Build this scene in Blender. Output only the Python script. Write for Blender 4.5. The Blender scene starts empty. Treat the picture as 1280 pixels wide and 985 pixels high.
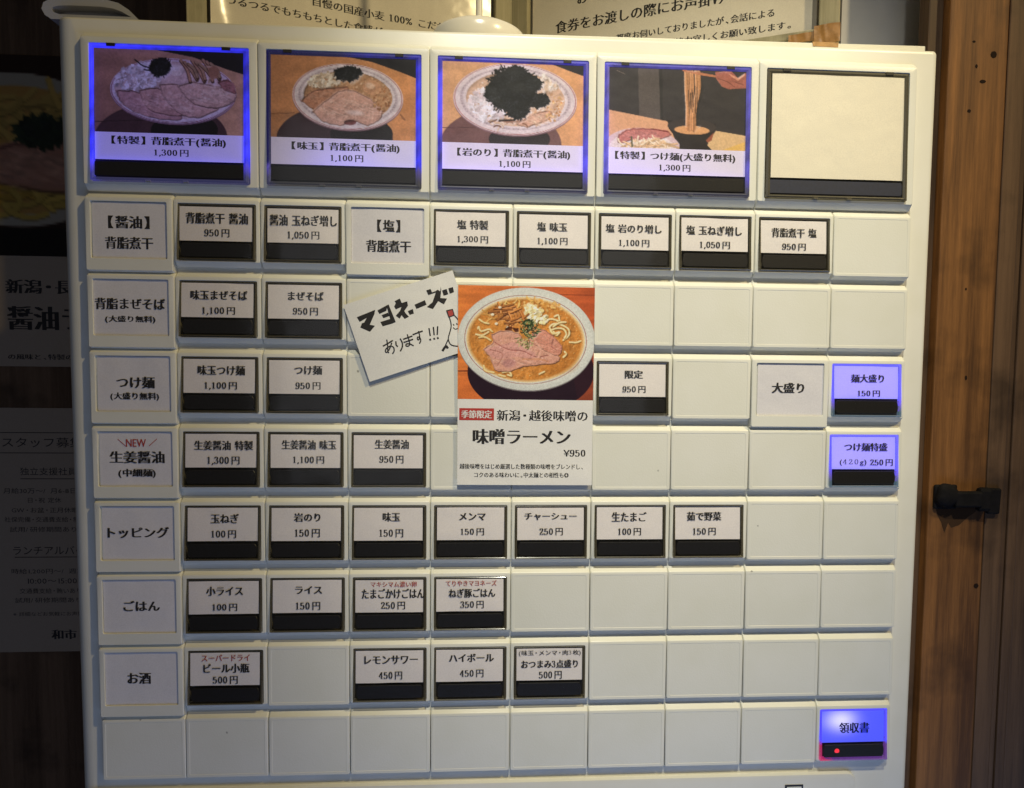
import bpy, bmesh, math, random
import numpy as np
from mathutils import Vector, Matrix
random.seed(7); rng = np.random.default_rng(7)
S = bpy.context.scene
COL = S.collection
ZT = 1.4                      # height of the top of the first row of small buttons
PX, PY = 42.0, 37.827         # button pitch in mm
BIGTOP, BIGH = -76.5, 74.6

def W(X, Y, d=0.0):           # panel millimetres (right, down, towards viewer) to world metres
    return Vector((X * .001, -d * .001, ZT - Y * .001))

# ------------------------------------------------------------------ camera
cam = bpy.data.cameras.new("camera"); cam_o = bpy.data.objects.new("camera", cam); COL.objects.link(cam_o)
Rm = [[0.99798071, -0.00983789, -0.06275124], [0.00566714, 0.99778366, -0.06629972], [0.06326441, 0.06581023, 0.99582460]]
def axis(v): return Vector((v[0], v[2], -v[1]))
rx, ry, rz = axis(Rm[0]), -axis(Rm[1]), -axis(Rm[2])
M = Matrix((rx, ry, rz)).transposed().to_4x4()
M.translation = W(205.95, 86.03, 373.55)
cam_o.matrix_world = M
cam.sensor_fit = 'HORIZONTAL'; cam.sensor_width = 36; cam.lens = 900 / 1280 * 36
cam.shift_x = -46.83 / 1280; cam.shift_y = 37.38 / 1280
cam.clip_start = .01; cam.clip_end = 30
S.camera = cam_o

# ------------------------------------------------------------------ light
wd = bpy.data.worlds.new("World"); S.world = wd; wd.use_nodes = True
bg = wd.node_tree.nodes["Background"]; bg.inputs[0].default_value = (.80, .70, .62, 1); bg.inputs[1].default_value = .016
def spot(name, loc, aim, power, col, size, blend, rad):
    l = bpy.data.lights.new(name, 'SPOT'); l.energy = power; l.color = col; l.spot_size = math.radians(size); l.spot_blend = blend; l.shadow_soft_size = rad
    o = bpy.data.objects.new(name, l); COL.objects.link(o); o.location = loc
    o.rotation_euler = (Vector(aim) - Vector(loc)).to_track_quat('-Z', 'Y').to_euler(); return o
def area(name, loc, aim, power, col, sx, sy):
    l = bpy.data.lights.new(name, 'AREA'); l.energy = power; l.color = col; l.shape = 'RECTANGLE'; l.size = sx; l.size_y = sy
    o = bpy.data.objects.new(name, l); COL.objects.link(o); o.location = loc
    o.rotation_euler = (Vector(aim) - Vector(loc)).to_track_quat('-Z', 'Y').to_euler(); return o
spot("ceiling_spot", (.92, -.62, 2.16), (.31, 0, 1.475), 27, (1, .78, .40), 41, 1.0, .022)
spot("neutral_fill_spot", (.24, -.70, 2.30), (.30, 0, 1.372), 44, (1, .96, .79), 24.5, 1.0, .03)  # added neutral fill that brightens the panel centre, not a known fixture
area("low_blue_fill", (.42, -.52, .70), (.24, 0, 1.30), 1.6, (.36, .52, 1.0), .9, .3)  # added bluish fill from below for undersides and gaps, no screen there
area("front_fill", (.10, -1.6, 1.7), (.2, 0, 1.30), 1.0, (.90, .92, 1.0), 1.0, .8)  # added soft fill from in front, stands for no particular source
S.view_settings.view_transform = 'Standard'; S.view_settings.look = 'None'
S.view_settings.exposure = .2; S.view_settings.gamma = 1
S.render.resolution_x = 1024; S.render.resolution_y = 788
S.cycles.max_bounces = 6; S.cycles.transparent_max_bounces = 8

# ------------------------------------------------------------------ materials
def nt(name):
    m = bpy.data.materials.new(name); m.use_nodes = True
    return m, m.node_tree.nodes, m.node_tree.links, m.node_tree.nodes["Principled BSDF"]
def plastic(name, col, rough=.4, spec=.5, dirt=.10, scale=60, bump=.0, bscale=900, specks=False):
    m, n, l, p = nt(name)
    tc = n.new('ShaderNodeTexCoord'); no = n.new('ShaderNodeTexNoise'); no.inputs['Scale'].default_value = scale; no.inputs['Detail'].default_value = 6
    geo = n.new('ShaderNodeNewGeometry'); l.new(geo.outputs['Position'], no.inputs['Vector'])
    cr = n.new('ShaderNodeValToRGB'); cr.color_ramp.elements[0].position = .34; cr.color_ramp.elements[1].position = .62
    d = [c * (1 - dirt) for c in col]; cr.color_ramp.elements[0].color = (d[0], d[1], d[2] * .97, 1); cr.color_ramp.elements[1].color = (*col, 1)
    l.new(no.outputs['Fac'], cr.inputs[0]); l.new(cr.outputs[0], p.inputs['Base Color'])
    if specks:      # stray dirt specks
        vo = n.new('ShaderNodeTexVoronoi'); vo.inputs['Scale'].default_value = 42; l.new(geo.outputs['Position'], vo.inputs['Vector'])
        n4 = n.new('ShaderNodeTexNoise'); n4.inputs['Scale'].default_value = 900; l.new(geo.outputs['Position'], n4.inputs['Vector'])
        ad = n.new('ShaderNodeMath'); ad.operation = 'MULTIPLY_ADD'; ad.inputs[1].default_value = .03; l.new(n4.outputs['Fac'], ad.inputs[0]); l.new(vo.outputs['Distance'], ad.inputs[2])
        m5 = n.new('ShaderNodeMapRange'); m5.inputs['From Min'].default_value = .030; m5.inputs['From Max'].default_value = .045; m5.inputs['To Min'].default_value = .45; l.new(ad.outputs[0], m5.inputs['Value'])
        m6 = n.new('ShaderNodeVectorMath'); m6.operation = 'MULTIPLY'; l.new(cr.outputs[0], m6.inputs[0]); l.new(m5.outputs[0], m6.inputs[1]); l.new(m6.outputs[0], p.inputs['Base Color'])
    rr = n.new('ShaderNodeMapRange'); rr.inputs['To Min'].default_value = rough + .08; rr.inputs['To Max'].default_value = rough - .04
    l.new(no.outputs['Fac'], rr.inputs['Value']); l.new(rr.outputs[0], p.inputs['Roughness'])
    p.inputs['Specular IOR Level'].default_value = spec
    if bump:
        n2 = n.new('ShaderNodeTexNoise'); n2.inputs['Scale'].default_value = bscale; n2.inputs['Detail'].default_value = 3
        l.new(geo.outputs['Position'], n2.inputs['Vector'])
        b = n.new('ShaderNodeBump'); b.inputs['Strength'].default_value = bump; b.inputs['Distance'].default_value = .0003
        l.new(n2.outputs['Fac'], b.inputs['Height']); l.new(b.outputs[0], p.inputs['Normal'])
    return m
def flat(name, col, rough=.6, metal=0, spec=.4, emit=None, es=0):
    m, n, l, p = nt(name); p.inputs['Base Color'].default_value = (*col, 1); p.inputs['Roughness'].default_value = rough
    p.inputs['Metallic'].default_value = metal; p.inputs['Specular IOR Level'].default_value = spec
    if emit: p.inputs['Emission Color'].default_value = (*emit, 1); p.inputs['Emission Strength'].default_value = es
    return m
def vcol(name, rough=.5, spec=.3, glow=False, base=None, dirt=.0):
    """printed sheet: colour per vertex, optional back light per vertex"""
    m, n, l, p = nt(name)
    no = n.new('ShaderNodeTexNoise'); no.inputs['Scale'].default_value = 1700; no.inputs['Detail'].default_value = 2
    geo = n.new('ShaderNodeNewGeometry'); l.new(geo.outputs['Position'], no.inputs['Vector'])
    mr = n.new('ShaderNodeMapRange'); mr.inputs['To Min'].default_value = .88; mr.inputs['To Max'].default_value = 1.12; l.new(no.outputs['Fac'], mr.inputs['Value'])
    mul = n.new('ShaderNodeVectorMath'); mul.operation = 'MULTIPLY'
    if base is None:
        a = n.new('ShaderNodeAttribute'); a.attribute_name = 'print'; l.new(a.outputs['Color'], mul.inputs[0])
    else: mul.inputs[0].default_value = base
    l.new(mr.outputs[0], mul.inputs[1]); l.new(mul.outputs[0], p.inputs['Base Color'])
    p.inputs['Roughness'].default_value = rough; p.inputs['Specular IOR Level'].default_value = spec
    n3 = n.new('ShaderNodeTexNoise'); n3.inputs['Scale'].default_value = 55; l.new(geo.outputs['Position'], n3.inputs['Vector'])
    b = n.new('ShaderNodeBump'); b.inputs['Strength'].default_value = .5; b.inputs['Distance'].default_value = .0012
    l.new(n3.outputs['Fac'], b.inputs['Height']); l.new(b.outputs[0], p.inputs['Normal'])
    if glow:
        g = n.new('ShaderNodeAttribute'); g.attribute_name = 'glow'
        m2 = n.new('ShaderNodeVectorMath'); m2.operation = 'MULTIPLY'; l.new(g.outputs['Color'], m2.inputs[0])
        if base is None: l.new(a.outputs['Color'], m2.inputs[1])
        else: m2.inputs[1].default_value = (1, 1, 1)
        l.new(m2.outputs[0], p.inputs['Emission Color']); p.inputs['Emission Strength'].default_value = 1
    return m
def clear(name, tint, opac, rough, body, spec=.5, glow=False, bump=0):
    """thin clear acrylic: tinted see-through body with a glossy skin"""
    m, n, l, p = nt(name); out = n["Material Output"]
    tr = n.new('ShaderNodeBsdfTransparent'); tr.inputs[0].default_value = (*tint, 1)
    mx = n.new('ShaderNodeMixShader'); mx.inputs[0].default_value = opac
    p.inputs['Base Color'].default_value = (*body, 1); p.inputs['Roughness'].default_value = .4
    l.new(tr.outputs[0], mx.inputs[1]); l.new(p.outputs[0], mx.inputs[2])
    gl = n.new('ShaderNodeBsdfGlossy'); gl.inputs['Roughness'].default_value = rough
    fr = n.new('ShaderNodeLayerWeight'); fr.inputs[0].default_value = .5
    pw = n.new('ShaderNodeMath'); pw.operation = 'POWER'; pw.inputs[1].default_value = 4; l.new(fr.outputs['Facing'], pw.inputs[0])
    ma = n.new('ShaderNodeMath'); ma.operation = 'MULTIPLY_ADD'; ma.inputs[1].default_value = .85; ma.inputs[2].default_value = .042; l.new(pw.outputs[0], ma.inputs[0])
    m3 = n.new('ShaderNodeMixShader'); l.new(ma.outputs[0], m3.inputs[0]); l.new(mx.outputs[0], m3.inputs[1]); l.new(gl.outputs[0], m3.inputs[2])
    l.new(m3.outputs[0], out.inputs['Surface'])
    if glow:
        g = n.new('ShaderNodeAttribute'); g.attribute_name = 'glow'
        em = n.new('ShaderNodeEmission'); l.new(g.outputs['Color'], em.inputs[0])
        ad = n.new('ShaderNodeAddShader'); l.new(m3.outputs[0], ad.inputs[0]); l.new(em.outputs[0], ad.inputs[1]); l.new(ad.outputs[0], out.inputs['Surface'])
    if bump:
        geo = n.new('ShaderNodeNewGeometry'); n3 = n.new('ShaderNodeTexNoise'); n3.inputs['Scale'].default_value = 30; l.new(geo.outputs['Position'], n3.inputs['Vector'])
        b = n.new('ShaderNodeBump'); b.inputs['Strength'].default_value = bump; b.inputs['Distance'].default_value = .001
        l.new(n3.outputs['Fac'], b.inputs['Height']); l.new(b.outputs[0], gl.inputs['Normal'])
    return m
def wood(name, c0, c1, sc=30, rough=.6, stretch=.045, knots=True):
    m, n, l, p = nt(name)
    geo = n.new('ShaderNodeNewGeometry'); mp = n.new('ShaderNodeMapping'); mp.inputs['Scale'].default_value = (1, 1, stretch)
    oi = n.new('ShaderNodeObjectInfo'); sc1 = n.new('ShaderNodeVectorMath'); sc1.operation = 'ADD'
    comb = n.new('ShaderNodeCombineXYZ'); mm = n.new('ShaderNodeMath'); mm.operation = 'MULTIPLY'; mm.inputs[1].default_value = 7
    l.new(oi.outputs['Random'], mm.inputs[0]); l.new(mm.outputs[0], comb.inputs[2]); l.new(mm.outputs[0], comb.inputs[1])
    l.new(geo.outputs['Position'], sc1.inputs[0]); l.new(comb.outputs[0], sc1.inputs[1]); l.new(sc1.outputs[0], mp.inputs[0])
    a = n.new('ShaderNodeTexNoise'); a.inputs['Scale'].default_value = sc * 13; a.inputs['Detail'].default_value = 8; a.inputs['Roughness'].default_value = .72; l.new(mp.outputs[0], a.inputs['Vector'])
    a2 = n.new('ShaderNodeTexNoise'); a2.inputs['Scale'].default_value = sc * 1.6; a2.inputs['Detail'].default_value = 3; a2.inputs['Distortion'].default_value = 1.2; l.new(mp.outputs[0], a2.inputs['Vector'])
    ad = n.new('ShaderNodeMath'); ad.operation = 'ADD'; l.new(a.outputs['Fac'], ad.inputs[0]); l.new(a2.outputs['Fac'], ad.inputs[1])
    cr = n.new('ShaderNodeValToRGB'); e = cr.color_ramp.elements; e[0].position = .78; e[1].position = 1.18; e[0].color = (*c0, 1); e[1].color = (*c1, 1)
    hv = n.new('ShaderNodeMath'); hv.operation = 'MULTIPLY'; hv.inputs[1].default_value = 1.0; l.new(ad.outputs[0], hv.inputs[0])
    cr2 = n.new('ShaderNodeMapRange'); cr2.inputs['From Min'].default_value = .80; cr2.inputs['From Max'].default_value = 1.2; l.new(hv.outputs[0], cr2.inputs['Value'])
    e[0].position = 0; e[1].position = 1; l.new(cr2.outputs[0], cr.inputs[0])
    # stains, free standing spots of their own shape
    st = n.new('ShaderNodeTexNoise'); st.inputs['Scale'].default_value = 26; st.inputs['Detail'].default_value = 4; l.new(geo.outputs['Position'], st.inputs['Vector'])
    sr = n.new('ShaderNodeMapRange'); sr.inputs['From Min'].default_value = .30; sr.inputs['From Max'].default_value = .46; sr.inputs['To Min'].default_value = .5; sr.inputs['To Max'].default_value = 1; l.new(st.outputs['Fac'], sr.inputs['Value'])
    mu = n.new('ShaderNodeVectorMath'); mu.operation = 'MULTIPLY'; l.new(cr.outputs[0], mu.inputs[0]); l.new(sr.outputs[0], mu.inputs[1]); l.new(mu.outputs[0], p.inputs['Base Color'])
    p.inputs['Roughness'].default_value = rough; p.inputs['Specular IOR Level'].default_value = .3
    b = n.new('ShaderNodeBump'); b.inputs['Strength'].default_value = .4; b.inputs['Distance'].default_value = .0006; l.new(a.outputs['Fac'], b.inputs['Height']); l.new(b.outputs[0], p.inputs['Normal'])
    return m
CREAM = plastic('cream_plastic', (.79, .775, .675), .31, .5, .05, 40, .10, 1400)
CREAM2 = plastic('cream_tile_plastic', (.775, .77, .68), .34, .5, .045, 30, .22, 1300, specks=True)
DARKWELL = flat('dark_well', (.018, .016, .013), .5)
BLACK = plastic('black_strip', (.009, .008, .008), .38, .35, .3, 800, .3, 3000)
PAPER = vcol('label_paper', .6, .25, base=(.84, .79, .76))
PAPERG = vcol('category_paper', .6, .25, base=(.70, .68, .685))
PAPERR = vcol('receipt_panel', .5, .3, glow=True, base=(.16, .17, .30)); PAPERW = vcol('blank_card', .5, .3, base=(.86, .80, .64))
PAPERL = vcol('lit_paper', .6, .25, glow=True, base=(.74, .70, .70)); PAPERS = vcol('small_lit_paper', .6, .25, glow=True, base=(.46, .44, .50))
PRINT = vcol('photo_print', .5, .3)
PRINTL = vcol('lit_photo_print', .5, .3, glow=True)
INK = flat('black_ink', (.02, .018, .017), .6)
INKR = flat('red_ink', (.42, .05, .035), .6)
INKB = flat('blue_ink', (.0, .005, .07), .6)
RING = clear('clear_frame_plastic', (.85, .80, .64), .55, .10, (.13, .115, .075), bump=.3)
RINGL = clear('lit_frame_plastic', (.7, .7, .8), .6, .14, (.05, .05, .07), glow=True, bump=.3)
LENS = clear('clear_lens', (.985, .985, .98), .008, .10, (.6, .58, .5), bump=.5)
SHEET = vcol('white_sheet', .45, .35, base=(.80, .785, .74))
NOTE = vcol('note_paper', .55, .25, base=(.77, .76, .71))

# ------------------------------------------------------------------ mesh helpers
class MB:
    def __init__(s): s.v = []; s.f = []; s.m = []; s.c = []
    def add(s, verts, faces, mat=0, col=None):
        o = len(s.v); s.v += [tuple(v) for v in verts]; s.f += [tuple(i + o for i in f) for f in faces]; s.m += [mat] * len(faces)
        s.c += [col or (0, 0, 0)] * len(verts)
    def quad(s, pts, mat=0, col=None): s.add(pts, [(0, 1, 2, 3)], mat, col)
    def box(s, x0, x1, y0, y1, d0, d1, mat=0, col=None, sl=0):
        """panel mm: x right, y down, d towards viewer (sl: extra d per mm of y on the front)"""
        v = [L(x0, y0, d0), L(x1, y0, d0), L(x1, y1, d0), L(x0, y1, d0), L(x0, y0, d1 + sl * y0), L(x1, y0, d1 + sl * y0), L(x1, y1, d1 + sl * y1), L(x0, y1, d1 + sl * y1)]
        s.add(v, [(4, 7, 6, 5), (0, 1, 2, 3), (0, 4, 5, 1), (1, 5, 6, 2), (2, 6, 7, 3), (3, 7, 4, 0)], mat, col)
    def build(s, name, mats, parent=None, loc=None, smooth=None, bevel=0, glow=False):
        me = bpy.data.meshes.new(name); me.from_pydata(s.v, [], s.f); 
        for m in (mats if isinstance(mats, (list, tuple)) else [mats]): me.materials.append(m)
        if any(s.m): me.polygons.foreach_set('material_index', s.m)
        if glow:
            a = me.attributes.new('glow', 'FLOAT_COLOR', 'POINT'); a.data.foreach_set('color', [x for c in s.c for x in (*c, 1)])
        me.update(); return link(name, me, parent, loc, smooth, bevel)
def link(name, me, parent=None, loc=None, smooth=None, bevel=0):
    if smooth is not None:
        me.polygons.foreach_set('use_smooth', [True] * len(me.polygons)); me.set_sharp_from_angle(angle=math.radians(smooth))
    o = bpy.data.objects.new(name, me); COL.objects.link(o)
    if parent: o.parent = parent
    if loc is not None: o.location = loc
    if bevel:
        b = o.modifiers.new('bevel', 'BEVEL'); b.width = bevel; b.segments = 2; b.limit_method = 'ANGLE'
    return o
def L(x, y, d=0.0): return (x * .001, -d * .001, -y * .001)
def thing(name, loc, label, cat, group=None):
    o = bpy.data.objects.new(name, None); COL.objects.link(o); o.location = loc; o.empty_display_size = .05
    return tag(o, label, cat, group)
def tag(o, label=None, cat=None, group=None, kind=None):
    if label: o['label'] = label
    if cat: o['category'] = cat
    if group: o['group'] = group
    if kind: o['kind'] = kind
    return o
def copy_mesh_obj(src, name, parent, loc=None):
    o = src.copy(); o.name = name; COL.objects.link(o); o.parent = parent
    if loc is not None: o.location = loc
    return o

# ------------------------------------------------------------------ lettering
_g = {}
def tri_mesh_from_curve(cu):
    o = bpy.data.objects.new('t', cu); COL.objects.link(o)
    dg = bpy.context.evaluated_depsgraph_get(); me = bpy.data.meshes.new_from_object(o.evaluated_get(dg))
    v = np.array([w.co[:2] for w in me.vertices]) if len(me.vertices) else np.zeros((0, 2)); f = [tuple(p.vertices) for p in me.polygons]
    bpy.data.objects.remove(o); bpy.data.curves.remove(cu); bpy.data.meshes.remove(me); return v, f
def glyph(ch, off):
    k = (ch, off)
    if k not in _g:
        cu = bpy.data.curves.new('t', 'FONT'); cu.body = ch; cu.size = 1; cu.resolution_u = 2; cu.fill_mode = 'FRONT'; cu.offset = off
        _g[k] = tri_mesh_from_curve(cu)
    return _g[k]
def catmull(pts, n=6):
    P = [np.array(p, float) for p in pts]
    if len(P) < 3: return P
    P = [2 * P[0] - P[1]] + P + [2 * P[-1] - P[-2]]; out = []
    for i in range(1, len(P) - 2):
        for k in range(n):
            t = k / n; a, b, c, d = P[i - 1:i + 3]
            out.append(.5 * (2 * b + (c - a) * t + (2 * a - 5 * b + 4 * c - d) * t * t + (3 * b - a - 3 * c + d) * t ** 3))
    out.append(P[-2]); return out
def ribbon(pts, wf, smooth=True, cap=True):
    p = catmull(pts) if smooth and len(pts) > 2 else [np.array(q, float) for q in pts]
    v = []; f = []
    for i, q in enumerate(p):
        d = (p[min(i + 1, len(p) - 1)] - p[max(i - 1, 0)]); d = d / (np.linalg.norm(d) + 1e-9); w = wf(d) / 2
        nrm = np.array([-d[1], d[0]])
        e = d * w * (0 if not cap else (-.8 if i == 0 else .8 if i == len(p) - 1 else 0))
        v += [q + nrm * w + e, q - nrm * w + e]
        if i: k = 2 * i; f.append((k - 2, k - 1, k + 1, k))
    return np.array(v), f
def nib(d): return .045 + .118 * abs(d[1]) ** 1.3
def nibt(d): return .03 + .05 * abs(d[1])
def ell(cx, cy, rx, ry, a0=0, a1=360, n=16):
    return [(cx + rx * math.cos(math.radians(a0 + (a1 - a0) * i / n)), cy + ry * math.sin(math.radians(a0 + (a1 - a0) * i / n))) for i in range(n + 1)]
DG = {'0': [ell(.27, .5, .175, .46, 90, 450)],
      '1': [[(.27, .97), (.27, .03)], [(.27, .95), (.2, .87), (.10, .83)], [(.10, .02), (.44, .02)]],
      '2': [[(.10, .72), (.13, .9), (.27, .97), (.41, .85), (.38, .62), (.22, .33), (.07, .08)], [(.06, .06), (.47, .06)], [(.06, .10), (.46, .09)], [(.47, .05), (.48, .22)]],
      '3': [[(.09, .78), (.14, .93), (.27, .97), (.39, .85), (.37, .62), (.2, .53)], [(.2, .53), (.36, .48), (.44, .28), (.36, .08), (.22, .02), (.10, .08), (.07, .22)]],
      '4': [[(.34, .97), (.34, .03)], [(.33, .95), (.03, .29)], [(.03, .28), (.5, .28)], [(.20, .02), (.47, .02)]],
      '5': [[(.11, .95), (.11, .5)], [(.11, .93), (.42, .93)], [(.11, .88), (.42, .90)], [(.11, .5), (.25, .6), (.39, .52), (.43, .3), (.35, .08), (.2, .02), (.10, .07), (.07, .2)]],
      '9': [ell(.27, .68, .17, .285, 90, 450), [(.44, .68), (.44, .4), (.36, .12), (.22, .02), (.10, .08), (.08, .2)]],
      ',': [[(.10, .10), (.14, .02), (.05, -.16)]]}
def digit(ch, thin=False):
    k = ('d', ch, thin)
    if k not in _g:
        V = np.zeros((0, 2)); F = []; Z = []
        for i, st in enumerate(DG[ch]):
            v, f = ribbon(st, nibt if thin else nib, cap=False); F += [tuple(q + len(V) for q in ff) for ff in f]; V = np.vstack([V, v * [.95, .74]]); Z += [i] * len(v)
        _g[k] = (V, F, Z)
    return _g[k]
ADV = {' ': .38, '(': .42, ')': .42, '【': .62, '】': .62, ',': .26, '・': .7, '%': .8, '。': .7, '、': .7, '/': .5, '\\': .5, '￥': .62}
def layout(text, style):
    """one line of type as a list of 2-D glyph meshes: (verts, faces, layer)"""
    out = []; x = 0
    bold = style in 'bpr'; off = {'b': -.005, 'p': -.007, 'r': -.006, 't': -.004, 'g': .0, 'n': .0, 'm': -.006}[style]
    sm = {'b': .052, 'p': .034, 'r': .026, 't': .018, 'g': .040, 'n': 0, 'm': .036}[style]
    for ch in text:
        if ch == ' ': x += ADV[' ']; continue
        if ch in DG and style not in 'gn':
            v, f, z = digit(ch, style in 't'); out.append((v + [x, 0], f, np.array(z)))
            x += .26 if ch == ',' else .56
            if style == 't' : x += .1
            continue
        if ch == '円' and style == 'p': x += .16
        v, f = glyph(ch, off)
        if not len(v): x += .5; continue
        adv = ADV.get(ch)
        if adv is None:
            adv = 1.0 if ord(ch) > 0x2000 else (v[:, 0].max() + .07)
        cxm = (v[:, 0].min() + v[:, 0].max()) / 2
        vv = v.copy()
        if ord(ch) > 0x2000 and ch in ADV: vv[:, 0] += adv / 2 - cxm
        elif ord(ch) > 0x2000: vv[:, 0] += adv / 2 - cxm if style == 'zz' else 0
        n = 1 if sm == 0 else 3
        for k in range(n): out.append((vv + [x + (k - (n - 1) / 2) * sm, 0], f, np.full(len(vv), k)))
        x += adv
    return out
def type_line(mb, text, cx, cy, w, h, style='b', d=0.0, sl=0.0, mat=0, rot=0.0, slf=None):
    gl = layout(text, style)
    allv = np.vstack([g[0] for g in gl]); mn, mx = allv.min(0), allv.max(0)
    sx, sy = w / (mx[0] - mn[0]), h / (mx[1] - mn[1]); c = (mn + mx) / 2
    ca, sa = math.cos(rot), math.sin(rot)
    for v, f, z in gl:
        q = (v - c) * [sx, sy]
        X = cx + q[:, 0] * ca + q[:, 1] * sa * 1; Y = cy - q[:, 1] * ca + q[:, 0] * sa
        mb.add([L(a, b, d + .004 * zz + sl * b) for a, b, zz in zip(X, Y, z)], f, mat)
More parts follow.
